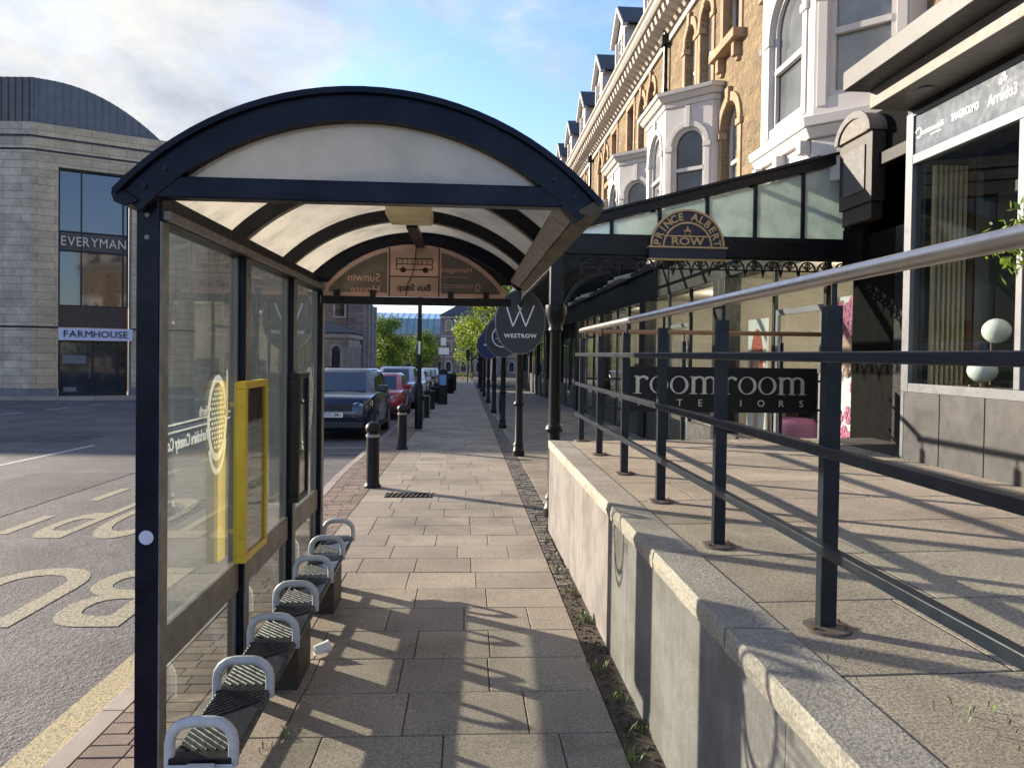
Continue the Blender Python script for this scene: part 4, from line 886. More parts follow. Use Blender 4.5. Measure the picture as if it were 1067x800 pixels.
# console and black end pier at the shopfront's near end
g = MB(); g.box(4.36, 4.9, 6.30, 8.20, -.3, 4.34); g.box(4.30, 4.36, 7.9, 8.34, 2.6, 3.17); g.build('end_pier', 'pier', cn)
g = MB(); g.box(4.20, 4.358, 7.58, 8.26, 3.36, 4.10); g.box(4.22, 4.358, 7.62, 8.22, 3.18, 3.358)
cs = g.build('console', plain('brown_painted_wood', (.028, .02, .016), .5, var=.25), cn, bevel=.012)
g = MB(); g.prism([(8.30 - 7.99 + 0, 0)] and [(p[0], p[1]) for p in arc(7.92, 4.102, .36, 0, 180, 16, .26)], ((4.17, 0, 0), (0, 1, 0), (0, 0, 1)), 0, .19); g.build('console_hood', plain('weathered_lead', (.11, .095, .085), .6, var=.3, scale=12), cs, bevel=.008)
g = MB(); g.strip(arc(7.92, 4.102, .375, 0, 180, 16, .275), arc(7.92, 4.102, .30, 0, 180, 16, .20), ((4.15, 0, 0), (0, 1, 0), (0, 0, 1)), 0, .018); g.box(4.185, 4.199, 7.70, 8.14, 3.5, 3.98); g.build('console_moulding', plain('dull_lead_trim', (.085, .085, .09), .6), cs)
g = MB(); g.fbox((3.35, GY + .06, roofz(3.35) + .10), (1, 0, .30), (0, 1, 0), 1.05, 1.2, .03); g.build('lead_flashing', 'lead', cn)
# half-round arcade sign
ps = thing('arcade_sign', 'half round navy sign reading Prince Albert Row with gold border', 'sign', (2.47, GY - .09, 2.80))
fr = ((2.47, GY - .10, 2.935), (1, 0, 0), (0, 0, 1))
MB().prism(arc(0, 0, .425, 0, 180, 32), fr, -.03, 0).build('sign_board', 'signnavy', ps); g = MB()
g.strip(arc(0, 0, .428, 0, 180, 32), arc(0, 0, .405, 0, 180, 32), fr, .001, .012); g.strip(arc(0, 0, .285, 0, 180, 28), arc(0, 0, .265, 0, 180, 28), fr, .001, .010)
g.prism(rect(-.27, .27, .115, .130), fr, .001, .009)
W_ = 'PRINCE ALBERT'; rad = .342
for k, chh in enumerate(W_):
    if chh == ' ': continue
    t = R(172 - k * 164 / (len(W_) - 1)); u_ = Vector((math.sin(t), 0, -math.cos(t))); v_ = Vector((math.cos(t), 0, math.sin(t)))
    g.mesh2(txt(chh, .085, .006, 'CENTER', .003, 1.0), (Vector(fr[0]) + v_ * rad + Vector((0, -.004, 0)), u_, v_))
g.mesh2(txt('ROW', .085, .006, 'CENTER', .003, 1.3), ((2.47, GY - .104, 2.935 + .062), (1, 0, 0), (0, 0, 1)))
for a, r_ in ((90, .10), (60, .07), (120, .07), (40, .05), (140, .05)):                     # small leaf ornament
    d = Vector((math.cos(R(a)), 0, math.sin(R(a)))); q = Vector((d.z, 0, -d.x)); o_ = Vector((2.47, GY - .106, 2.935 + .135))
    g.add([o_, o_ + d * r_ * .5 + q * .018, o_ + d * r_ * 1.1, o_ + d * r_ * .5 - q * .018], [(0, 1, 2, 3)])
g.build('gilt_lettering', 'gold', ps)
b = MB().box(2.03, 2.91, GY - .135, GY - .052, 2.80, 2.917).build('sign_base', 'signnavy', ps, bevel=.004)
g = MB(); g.box(2.015, 2.925, GY - .15, GY - .05, 2.918, 2.938); g.box(2.02, 2.92, GY - .145, GY - .05, 2.785, 2.799); g.build('gilt_edge', 'gold', b)
# oval shop signs hung on the columns
def oval(y, cx, z, rx, ry, mat, label, kind):
    s_ = thing('oval_sign', label, 'sign', (cx, y, z), 'oval signs on the arcade columns'); fr = ((cx, y, z), (1, 0, 0), (0, 0, 1))
    MB().prism([(rx * math.cos(k * .1257), ry * math.sin(k * .1257)) for k in range(50)], fr, -.02, .02).build('sign_board', mat, s_)
    g = MB(); g.strip(arc(0, 0, rx + .004, 0, 360, 50, ry + .004), arc(0, 0, rx - .016, 0, 360, 50, ry - .016), fr, -.022, .022, True); g.build('rim', 'grey_alu', s_)
    g = MB(); n_ = Vector((0, -.023, 0))
    if kind == 'W':
        for (a, b), (c, d) in [((-.27, .27), (-.14, -.12)), ((-.14, -.12), (.03, .27)), ((-.05, .27), (.10, -.12)), ((.10, -.12), (.25, .27))]:
            g.bar(Vector((cx + a, y - .024, z + .04 + b)), Vector((cx + c, y - .024, z + .04 + d)), .022, .004, (0, 1, 0))
        g.mesh2(txt('WESTROW', .075, .004, 'CENTER', .002, 1.05, 1.15), (Vector((cx, y - .023, z - .26)), (1, 0, 0), (0, 0, 1)))
    elif kind == 'ring':
        g.strip(arc(0, 0, rx * .62, 0, 360, 30), arc(0, 0, rx * .57, 0, 360, 30), fr, .021, .024, True); g.mesh2(txt('THE', .07, .004, 'CENTER', 0, 1, 1.3), (Vector((cx, y - .023, z + .06)), (1, 0, 0), (0, 0, 1)))
        for zz_, w_ in ((-.06, .36), (-.14, .22)): g.prism(rect(-w_ / 2, w_ / 2, zz_, zz_ + .012), fr, .021, .024)
    else: g.prism(rect(-.2, .2, -.02, .03), fr, .021, .024)
    g.build('lettering', 'plainwhite', s_)
    MB().box(cx - .03, cx + .03, y + .021, y + .16, z - .05, z + .05).build('bracket', 'cast', s_)
oval(13.86, .985, 2.30, .47, .60, 'signgrey', 'oval charcoal sign with a large letter W, nearest on the arcade columns', 'W')
oval(20.2, .955, 2.17, .47, .56, 'signgrey', 'oval charcoal sign with a ring of lettering, half behind the letter W sign', 'ring')
oval(26.9, .80, 2.02, .45, .50, plain('deep_blue_sign', (.012, .02, .09), .45), 'oval deep blue sign, farthest of the signs on the arcade columns', 'x')

# ------------------------------------------------------------------ modern shop on the right
MX, MY = 3.79, 6.24
ms_ = thing('modern_shop', 'modern glass fronted shop with deep flat eaves beside the terrace', 'shop', (MX, 3, .84))
g = MB(); y = MY - .002; k = 0
while y > -4: g.box(MX - .02, MX + .1, y - .515, y - .006, .70, 1.425); y -= .521
g.build('stone_cladding', 'granite_dark', ms_, bevel=.003); g = MB().box(MX - .012, MX + .09, -4, MY - .01, .70, 1.42); g.build('cladding_joints', plain('pale_grout', (.42, .40, .37), .8), ms_)
g = MB(); fx0, fx1 = MX - .03, MX + .06
g.box(fx0, fx1, MY - .10, MY, 1.426, 3.80); g.box(fx0 + .002, fx1, -4, MY - .101, 1.426, 1.50); g.box(fx0 + .002, fx1, -4, MY - .101, 3.36, 3.44); g.box(fx0 + .003, fx1, -4, MY - .101, 3.765, 3.80)
for y in (4.915, 3.2, 1.4): g.box(fx0 + .004, fx1, y - .06, y, 1.501, 3.359)
g.box(MX - .025, MX + .06, MY - .04, MY + .006, .70, 1.4255); fm = g.build('window_frame', 'grey_alu', ms_, bevel=.004)
for a, b in ((4.916, MY - .101), (3.201, 4.854), (1.401, 3.139), (-3, 1.339)): MB().box(MX + .01, MX + .02, a, b, 1.501, 3.359).build('window_pane', 'shopglass', ms_)
fs = MB().box(MX - .012, MX + .02, -4, MY - .102, 3.441, 3.764).build('fascia_panel', plain('grey_glass_fascia', (.13, .15, .18), .16, spec=.8), ms_)
g = MB()
def ftxt(s, h, y, z, wd, **k):
    v_, f_ = txt(s, h, .003, 'LEFT', **k); kk = wd / max(p[0] for p in v_); g.mesh2(([(p[0] * kk, p[1], p[2]) for p in v_], f_), ((MX - .0135, y, z), (0, -1, 0), (0, 0, 1)))
ftxt('SANGIACOMO', .06, 5.66, 3.60, .31, bold=.0012); g.build('fascia_lettering', 'plainwhite', fs); g = MB(); ftxt('novamobili', .05, 6.04, 3.60, .28)
GN = g; g = MB(); ftxt('Arredo3', .085, 5.25, 3.59, .29, bold=.0012)
fr = ((MX - .0135, 6.085, 3.61), (0, -1, 0), (0, 0, 1)); GN.strip(arc(0, 0, .045, -130, 170, 18), arc(0, 0, .032, -130, 170, 18), fr, 0, .002); GN.prism(rect(.16, .30, -.062, -.056), fr, 0, .002); GN.build('fascia_lettering', 'plainwhite', fs)
fr = ((MX - .0135, 5.10, 3.70), (0, -1, 0), (0, 0, 1)); [g.prism([(x + r_ * math.cos(q * .7854), z + r_ * math.sin(q * .7854)) for q in range(8)], fr, 0, .002) for x, z, r_ in ((-.02, -.01, .022), (.025, 0, .018), (.01, .032, .016))]
g.build('fascia_lettering', 'plainwhite', fs)
ev = plain('dark_eaves_cladding', (.055, .057, .06), .45, var=.15); g = MB()
g.box(3.24, 5.2, -4, MY + .10, 4.025, 4.19); g.build('eaves', ev, ms_, bevel=.006); g = MB(); g.box(3.46, 5.2, -4, MY + .06, 3.865, 4.022); g.build('eaves_step', plain('warm_grey_eaves', (.12, .11, .095), .5), ms_, bevel=.006)
g = MB(); g.box(MX - .0, 5.2, -4, MY + .03, 3.803, 3.862); g.build('soffit', 'black', ms_)
for y in (5.75, 4.2): MB().lathe((3.62, y, 3.853), [(.05, .012), (.055, 0), (.02, .004)], 14).build('downlight', 'grey_alu', ms_)
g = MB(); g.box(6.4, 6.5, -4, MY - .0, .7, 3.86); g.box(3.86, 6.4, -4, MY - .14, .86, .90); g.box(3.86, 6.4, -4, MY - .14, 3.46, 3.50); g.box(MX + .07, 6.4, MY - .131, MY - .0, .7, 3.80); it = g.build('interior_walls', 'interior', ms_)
g = MB()
for k in range(7): g.box(3.912 + k * .044, 3.934 + k * .044, MY - .18, MY - .14, 1.30, 3.34)
g.build('oak_slats', 'oak', it); MB().box(3.87, 4.22, MY - .1395, MY - .1315, .9, 3.42).build('slat_backing', 'black', it); MB().box(4.225, 4.28, MY - .16, MY - .132, .9, 3.4).build('timber_panel', plain('brown_timber_panel', (.14, .07, .03), .5), it)
MB().box(4.30, 6.3, MY - .15, MY - .132, .9, 3.3).build('taupe_panel', plain('taupe_panel', (.20, .18, .14), .7, var=.06), it)
lp = thing('table_lamp', 'brass lamp with two opal glass balls standing in the modern shop window', 'lamp', (3.98, 5.45, 1.5))
MB().box(3.9, 4.1, 5.1, 5.75, .9, 1.50).build('plinth', 'interior', lp)
MB().ball((3.935, 5.46, 1.625), .105, 20, .86).build('globe', 'opal', lp, smooth=True); MB().ball((4.04, 5.46, 1.93), .10, 20, .95).build('globe', 'opal', lp, smooth=True)
g = MB(); g.tube([(3.94, 5.46, 1.504), (3.94, 5.46, 1.53)], .02, 10); g.tube([(4.03, 5.50, 1.504), (4.03, 5.50, 1.85)], .008, 8); g.tube([(3.86, 5.5, 1.508), (4.06, 5.5, 1.508)], .008, 8); g.build('stem', 'bronze', lp)
for k, (x_, y_, e_) in enumerate(((4.6, 5.55, 9), (5.2, 4.2, 12), (4.4, 4.6, 7))):      # the shop's lit ceiling spots
    dl = MB().lathe((x_, y_, 3.445), [(.05, .012), (.055, 0), (.001, .002)], 14).build('ceiling_spot', 'plainwhite', it)
    L_ = bpy.data.lights.new('shop_spot', 'SPOT'); L_.energy = e_ * 40; L_.color = (1, .80, .55); L_.spot_size = R(120); L_.spot_blend = .8; L_.shadow_soft_size = .05
    lo = bpy.data.objects.new('shop_spot', L_); COL.objects.link(lo); lo.location = Vector((x_, y_, 3.43)) - ORG[ms_]; lo.parent = ms_
# clipped tree by the shop, only its leaves reach into the view
def leafball(g, c, r, n, size, rd, shell=.6):
    for i in range(n):
        d = Vector((rd.gauss(0, 1), rd.gauss(0, 1), rd.gauss(0, 1))).normalized(); p = Vector(c) + d * r * (shell + (1 - shell) * rd.random() + .12 * rd.gauss(0, 1))
        a = Vector((rd.gauss(0, 1), rd.gauss(0, 1), rd.gauss(0, 1))).normalized(); b = a.cross(d + a * .3).normalized(); s_ = size * rd.uniform(.6, 1.3)
        g.add([p - a * s_, p - b * s_ * .42, p + a * s_, p + b * s_ * .42], [(0, 1, 2, 3)])
pl = thing('potted_tree', 'leafy potted tree beside the modern shop window at the edge of the view', 'plant', (3.60, 4.4, tz(3.6)))
z = tz(3.6); MB().lathe((3.60, 4.4, z), [(.08, 0), (.10, .32), (.11, .33), (.09, .33), (.085, .28)], 18).build('pot', 'granite_dark', pl, smooth=True, auto=40)
MB().tube([(3.60, 4.4, z + .28), (3.60, 4.41, z + .9), (3.56, 4.4, z + 1.5)], [.02, .016, .012], 8).build('trunk', 'bark', pl)
g = MB(); rd = random.Random(6); leafball(g, (3.52, 4.4, z + 1.60), .27, 460, .034, rd, .3); g.build('crown', leafmat('bright_leaf', (.13, .20, .03)), pl)
# ------------------------------------------------------------------ cinema building across the road
Cx, Cy = -20.48, 36.2; U = Vector((.882, .471, 0)).normalized(); n_out = Vector((U.y, -U.x, 0))
stA = masonry('coursed_ashlar', (.56, .41, .255), (.47, .345, .215), (.22, .17, .12), 1.5, .36, tuple(U), .012, .4, .15, .22)
stB = masonry('coursed_ashlar_left', (.56, .45, .33), (.41, .335, .25), (.22, .17, .12), 1.7, .36, (1, .06, 0), .012, .4, .15, .3)
cb_ = thing('cinema_building', 'curved stone cinema building reading Everyman with dark metal roof across the road', 'building', (Cx, Cy, -.6))
fr = (Vector((Cx, Cy, 0)), U, Vector((0, 0, 1)))            # u x v points towards the street
ZT = 12.25; LEN = 7.2
def fprism(g, u0, u1, z0, z1, d0, d1): g.prism(rect(u0, u1, z0, z1), fr, d0, d1)
g = MB(); g.mesh2(plate(rect(0, LEN, -1.2, ZT), [rect(1.13, 4.25, -1.0, 10.28)], .5), fr, -.5); g.build('wall', stA, cb_)
Lf = (Vector((-24.0, 36.42, 0)), (Vector((Cx, Cy, 0)) - Vector((-24.0, 36.42, 0))).normalized(), Vector((0, 0, 1)))
g = MB(); g.prism(rect(0, 3.525, -1.2, ZT), Lf, -.5, 0); g.build('wall', stB, cb_)
shade_wing = (Vector((-66, 38.6, 0)), (Vector((-24.0, 36.42, 0)) - Vector((-66, 38.6, 0))).normalized(), Vector((0, 0, 1)))  # out-of-view wing, length and height set so its shadow covers the far road
g = MB(); g.prism(rect(0, 42.05, -1.2, 11.2), shade_wing, -.5, 0); g.build('wall', stB, cb_)
Ep = Vector((Cx, Cy, 0)) + U * LEN
B3 = (Ep, (Vector((-8.0, 66, 0)) - Ep).normalized() if False else Vector((-.25, .97, 0)).normalized(), Vector((0, 0, 1)))
g = MB(); g.prism(rect(0, 22, -1.2, ZT), B3, -.5, 0); g.build('wall', stB, cb_)
g = MB()
for z, h_ in ((11.55, .10), (10.92, .10), (2.62, .10)):  # black strips laid on the wall stand for the shade in its grooves
    g = MB()
    fprism(g, -.0, 1.12 if z < 10.3 else LEN, z, z + h_, .003, .012); g.build('groove_shade_strip', 'black', cb_); g = MB()
    if z < 10.3: fprism(g, 4.26, LEN, z, z + h_, .003, .012); g.build('groove_shade_strip', 'black', cb_); g = MB()
    g.prism(rect(0, 3.52, z, z + h_), Lf, .003, .012); g.build('groove_shade_strip', 'black', cb_)
# upright-seamed metal roof with a curved top line
def topz(u): return 14.38 - .092 * max(0, u - .8) ** 2
mt = plain('seamed_zinc', (.10, .09, .09), .45, metal=.4, var=.15, scale=2); g = MB(); us = [i * .2 for i in range(28)]
g.prism([(0, 12.255)] + [(5.6, 12.255)] + [(u, topz(u)) for u in reversed(us)], fr, -.6, -.25)
g.prism([(0, 12.255), (3.525, 12.255)] + [(u, topz(u - 3.525) + .0) for u in (3.525, 3, 2.5, 2, 1.5, 1, 0)], Lf, -.6, -.25); pass
rfm = g.build('roof', mt, cb_)
g = MB()
for i in range(1, 17): u = i * .33; fprism(g, u - .018, u + .018, 12.26, topz(u) - .0, -.25, -.20)
for i in range(11): u = i * .33; g.prism(rect(u - .018, u + .018, 12.26, topz(u - 3.525)), Lf, -.25, -.20)
g.build('roof_seams', mt, rfm)
g = MB(); g.add([Vector((Cx, Cy, 12.2)) + U * LEN + Vector((-.4, 0, 0)), Vector((Cx, Cy, 12.2)) + Vector((0, .3, 0)), Vector((-24, 36.7, 12.2)), Vector((-24, 60, 12.2)), Vector((-19.5, 60, 12.2))], [(0, 1, 2, 3, 4)]); g.build('roof_deck', 'slate', cb_)
wn = MB()
for u in (1.13, 2.05, 3.85, 4.05): fprism(wn, u, u + .07, 3.72, 10.28, -.28, -.14)
for z in (10.2, 6.35, 7.25, 3.70): fprism(wn, 1.2, 4.05, z, z + .07, -.275, -.145)
wn = wn.build('window', 'black', cb_)
g = MB(); fprism(g, 1.14, 4.06, 3.72, 10.27, -.32, -.30); g.build('pane', plain('cinema_glass', (.012, .014, .018), .015, var=.02, spec=1.0), wn)
g = MB(); fprism(g, 1.13, 4.06, 2.70, 3.70, -.29, -.13); g.build('spandrel', plain('bronze_spandrel', (.055, .035, .026), .5, metal=.4), cb_)
g = MB(); fprism(g, 1.18, 4.06, 6.42, 7.20, -.27, -.16); eb = g.build('name_band', plain('bronze_band', (.06, .038, .028), .5), cb_)
def wtxt(g, s, h, u, z, d, wd, bold=.004):
    vf = txtw(s, h, .04, .16, bold); w0 = max(p[0] for p in vf[0]) - min(p[0] for p in vf[0]); k = wd / w0
    g.mesh2(([(p[0] * k, p[1], p[2]) for p in vf[0]], vf[1]), (fr[0] + U * u + Vector((0, 0, z)) + n_out * d, U, Vector((0, 0, 1))))
g = MB(); wtxt(g, 'EVERYMAN', .46, 2.62, 6.81, -.12, 2.75, 0); g.build('lettering', plain('cream_letters', (.62, .52, .38), .5), eb)
g = MB(); fprism(g, 1.15, 4.30, 2.08, 2.66, -.14, .08); fb = g.build('restaurant_sign', plain('pale_lilac_sign', (.55, .54, .66), .5, var=.03), cb_)
g = MB(); wtxt(g, 'FARMHOUSE', .33, 2.72, 2.37, .10, 2.72, 0); g.build('lettering', 'navy_dull', fb)
dr = MB()
for u in (1.14, 2.55, 3.6, 4.0): fprism(dr, u, u + .08, -1.0, 2.07, -.30, -.18)
fprism(dr, 1.22, 4.0, 1.99, 2.07, -.295, -.185); fprism(dr, 1.22, 4.0, -.62, -.50, -.295, -.185); dr = dr.build('door', 'black', cb_)
g = MB(); fprism(g, 1.15, 4.07, -.9, 2.06, -.34, -.32); g.build('door_glass', 'pane_dark', dr)
for nm_, q_ in (('door_handle', (2.44, 2.47, .25, 1.0, -.18, -.12)), ('letter_plate', (1.35, 1.9, -.42, -.2, -.318, -.30)), ('door_notice', (1.3, 2.3, .95, 1.35, -.318, -.31))): g = MB(); fprism(g, *q_); g.build(nm_, 'grey_alu', dr)
g = MB(); fprism(g, 4.14, 4.248, -1.0, 10.27, -.40, -.02); g.build('reveal', plain('grey_reveal', (.14, .135, .135), .6), cb_)
gp_ = plain('grey_plinth', (.15, .15, .155), .7, var=.2)
for f_, a_, b_2 in ((fr, 0, 1.12), (fr, 4.26, LEN), (Lf, 0, 3.52)): MB().prism(rect(a_, b_2, -.9, -.22), f_, .003, .03).build('plinth', gp_, cb_)
# pavement in front of it
g = MB(); P2 = [(-60, 34.3), (-24, 34.2), (-17, 35.2), (-12.4, 38.5), (-12.0, 46), (-12.0, 118), (-60, 118)]
g.loft([[Vector((x, y, z)) for x, y in P2] for z in (-.4, .02)]); struct(g.slope(), 'far_pavement', 'slab')

# ------------------------------------------------------------------ generic stone buildings farther off
def block(name, label, x0, x1, y0, y1, h, faces, mats, floors, bay, roofh=2.0, win=(.95, 1.7), zb=None, roofmat='slate', gables=0, cat='building'):
    zb = gz((y0 + y1) / 2) - .6 if zb is None else zb
    b = thing(name, label, cat, ((x0 + x1) / 2, (y0 + y1) / 2, zb)); H = zb + h
    MB().box(x0, x1, y0, y1, zb, H).build('wall', mats[0], b)
    if roofh:
        g = MB(); ov = .35; g.add([(x0 - ov, y0 - ov, H + .002), (x1 + ov, y0 - ov, H + .002), (x1 + ov, y1 + ov, H + .002), (x0 - ov, y1 + ov, H + .002), ((x0 + x1) / 2, y0 + (x1 - x0) * .35, H + roofh), ((x0 + x1) / 2, y1 - (x1 - x0) * .35, H + roofh)] if (y1 - y0) > (x1 - x0) * .8 else
              [(x0 - ov, y0 - ov, H + .002), (x1 + ov, y0 - ov, H + .002), (x1 + ov, y1 + ov, H + .002), (x0 - ov, y1 + ov, H + .002), (x0 + (y1 - y0) * .4, (y0 + y1) / 2, H + roofh), (x1 - (y1 - y0) * .4, (y0 + y1) / 2, H + roofh)],
              [(3, 2, 1, 0), (0, 1, 4), (1, 2, 5, 4), (2, 3, 5), (3, 0, 4, 5)] if (y1 - y0) > (x1 - x0) * .8 else [(3, 2, 1, 0), (0, 1, 5, 4), (1, 2, 5), (2, 3, 4, 5), (3, 0, 4)])
        g.build('roof', roofmat, b)
    g = MB(); g.box(x0 - .2, x1 + .2, y0 - .2, y1 + .2, H - .45, H - .15)
    for k in range(1, floors): zf = zb + .6 + (h - .6) * k / floors; g.box(x0 - .1, x1 + .1, y0 - .1, y1 + .1, zf - .12, zf + .06)
    g.build('string_course', mats[1], b)
    fz_ = (h - .6) / floors
    for f in faces:
        if f == 's': fr = (Vector((x0, y0, 0)), Vector((1, 0, 0)), Vector((0, 0, 1))); L = x1 - x0
        if f == 'e': fr = (Vector((x1, y0, 0)), Vector((0, 1, 0)), Vector((0, 0, 1))); L = y1 - y0
        if f == 'w': fr = (Vector((x0, y1, 0)), Vector((0, -1, 0)), Vector((0, 0, 1))); L = y1 - y0
        n = max(1, int(L / bay)); p = L / n
        for fl in range(floors):
            for i in range(n):
                c = (i + .5) * p; z0 = zb + .6 + fz_ * fl + fz_ * .26; w_, hh = win; hh = min(hh, fz_ * .6)
                g = MB(); sh_ = archpoly(c, w_, z0, z0 + hh - w_ / 2, 8) if (fl + i) % 2 == 0 or fl == 0 else rect(c - w_ / 2, c + w_ / 2, z0, z0 + hh)
                cz = z0 + hh / 2; big = [((q[0] - c) * 1.32 + c, (q[1] - cz) * 1.16 + cz) for q in sh_]
                sm = [((q[0] - c) * .86 + c, (q[1] - cz) * .93 + cz) for q in sh_]
                g.mesh2(plate(big, [sm], .14), fr, .002); wn_ = g.build('window', mats[1], b)
                g = MB(); g.prism(sm, fr, .02, .03); g.build('pane', 'pane_dark', wn_)
    return b
sE = lambda n, c1, c2, d=(0, 1, 0): masonry(n, c1, c2, sc(c1, .5), .9, .3, d, .015, .5, .3, .35)
st1 = sE('sooty_sandstone', (.27, .215, .175), (.20, .155, .125), (.7, .7, 0)); st2 = plain('sooty_dressing', (.31, .26, .22), .85, var=.3, scale=2)
st3 = sE('pale_sandstone', (.38, .33, .28), (.31, .265, .22), (.7, .7, 0)); st4 = plain('pale_dressing', (.36, .32, .28), .85, var=.25, scale=2)
red = sE('brown_sandstone', (.27, .20, .155), (.21, .155, .12), (1, 0, 0))
ch_ = block('stone_church', 'dark sooty stone church hall with a spired turret beyond the parked cars', -23, -10.6, 70, 84, 10.5, 'se', (st1, st2), 2, 2.4, 5)
g = MB(); g.box(-11.0, -9.6, 69.6, 71.0, -2, 9.6); tw = g.build('turret', st1, ch_); g = MB(); g.lathe((-10.3, 70.3, 9.6), [(.9, 0), (.75, .5), (.05, 5.5)], 8); g.build('spire', 'slate', tw)
for y in (73, 76, 79, 82): MB().box(-10.59, -9.9, y - .3, y + .3, -2, 6.6).build('buttress', st2, ch_)
block('porch_building', 'low pale stone lodge with arched openings in front of the dark church hall', -15.5, -9.8, 62, 69, 5.0, 'se', (st3, st4), 1, 1.5, 1.2, (.8, 2.2))
block('stone_building', 'dark stone corner building beside the church hall across the road', -26, -13.5, 47.5, 60, 11.5, 'se', (st1, st2), 3, 2.3, 3)
# wide hall with a glass roof at the end of the street
gh = block('glass_roof_hall', 'wide stone hall with a long pale green glass roof at the end of the street', -30, -3.2, 138, 156, 8.2, 's', (red, st2), 2, 3.0, 0)
zt = gz(147) - .6 + 8.2
g = MB(); g.loft([[Vector((x, y, z)) for y, z in [(138.2, zt), (138.4, zt + 1.5), (140.5, zt + 3.0), (147, zt + 4.3), (153.5, zt + 3), (155.8, zt)]] for x in (-29.8, -3.6)]); gr = g.build('glass_roof', plain('green_glass_roof', (.20, .30, .30), .12, spec=.8, var=.2, scale=.4), gh)
g = MB()
for i in range(22): x = -29.4 + i * 1.22; g.bar((x, 138.35, zt + 1.5), (x, 140.45, zt + 3.03), .1, .1); g.bar((x, 140.45, zt + 3.03), (x, 147, zt + 4.33), .1, .1); g.bar((x, 138.2, zt), (x, 138.35, zt + 1.5), .1, .1)
g.build('glazing_bars', 'grey_alu', gr)
block('stone_building', 'brown stone building with slate roof at the far end, behind the pay machine', -4.2, 5.5, 120, 134, 10.5, 's', (red, st4), 3, 2.2, 3.2)
block('stone_building', 'long brown stone building closing the street behind the far trees', 6, 40, 122, 136, 11, 's', (red, st4), 3, 2.6, 3)
block('stone_building', 'stone building closing the view behind the glass roofed hall', -75, -30, 128, 145, 9, 's', (st3, st4), 2, 3, 2.5)

# ------------------------------------------------------------------ trees
def tree(name, label, x, y, h, r, seed, n=2600, leaf=.2, trunk_h=.35, lobes=9, flat=1.0, mat='leaf'):
    z0 = gz(y); t = thing(name, label, 'tree', (x, y, z0), 'street trees at the end of the road'); rd = random.Random(seed)
    g = MB(); top = z0 + h * trunk_h; tr = .018 * h + .06
    g.tube([(x, y, z0 - .1), (x + .05, y, z0 + h * .15), (x, y + .05, top), (x + .1, y, z0 + h * .6), (x, y, z0 + h * .88)], [tr * 1.3, tr, tr * .8, tr * .5, tr * .1], 8)
    lob = []
    for i in range(lobes):
        a = rd.uniform(0, 6.28); zz_ = rd.uniform(.32, .92); rr = r * math.sqrt(max(.05, 1 - ((zz_ - .55) / .5) ** 2)) * rd.uniform(.35, .75)
        c = Vector((x + rr * math.cos(a), y + rr * math.sin(a), z0 + h * zz_)); lob.append((c, r * rd.uniform(.30, .52)))
        s_ = Vector((x, y, z0 + h * zz_ * .6)); g.tube([s_, s_.lerp(c, .5) + Vector((0, 0, .1)), c], [tr * .45, tr * .3, tr * .08], 6)
    g.build('trunk', 'bark', t)
    g = MB()
    for i in range(int(n * 1.7)):
        c, rr = rd.choice(lob); d = Vector((rd.gauss(0, 1), rd.gauss(0, 1), rd.gauss(0, .8))).normalized(); p = c + d * rr * rd.random() ** .45 * 1.08
        a = Vector((rd.gauss(0, 1), rd.gauss(0, 1), rd.gauss(0, .5))).normalized(); b = a.cross(d).normalized() if a.cross(d).length > .01 else Vector((0, 0, 1)); s_ = leaf * .72 * rd.uniform(.45, 1.25)
        g.add([p - a * s_, p - b * s_ * .5 + a * s_ * .1, p + a * s_, p + b * s_ * .5], [(0, 1, 2, 3)])
    g.build('crown', M[mat] if isinstance(mat, str) else mat, t); return t
lf2 = leafmat('light_leaf', (.17, .24, .03))
lf3 = leafmat('mid_leaf', (.11, .18, .03))
tree('street_tree', 'round mid green tree between the church hall and the parked cars', -9.3, 88, 7.2, 3.0, 3, 5200, .20, .25, 14, mat=lf3)
tree('street_tree', 'bushy green tree behind the lamp column, below the glass roof', -6.6, 97, 6.4, 3.1, 4, 4600, .2, .25, 12, mat=lf3)
tree('street_tree', 'tall bright green tree overhanging the far end of the pavement', 3.0, 84, 13, 4.6, 5, 8000, .24, .3, 18, mat=lf2)
tree('street_tree', 'tall tree behind the oval signs at the end of the arcade', 7.0, 92, 14, 4.8, 6, 5600, .26, .3, 16, mat=lf2)
tree('street_tree', 'light green tree standing low behind the far pavement end', .6, 102, 8.5, 3.0, 8, 3600, .22, .25, 12, mat=lf2)
tree('hedge_bush', 'small light green bush above the far car roofs', -6.5, 74, 2.6, 1.3, 9, 1500, .13, .15, 7, mat=lf2)

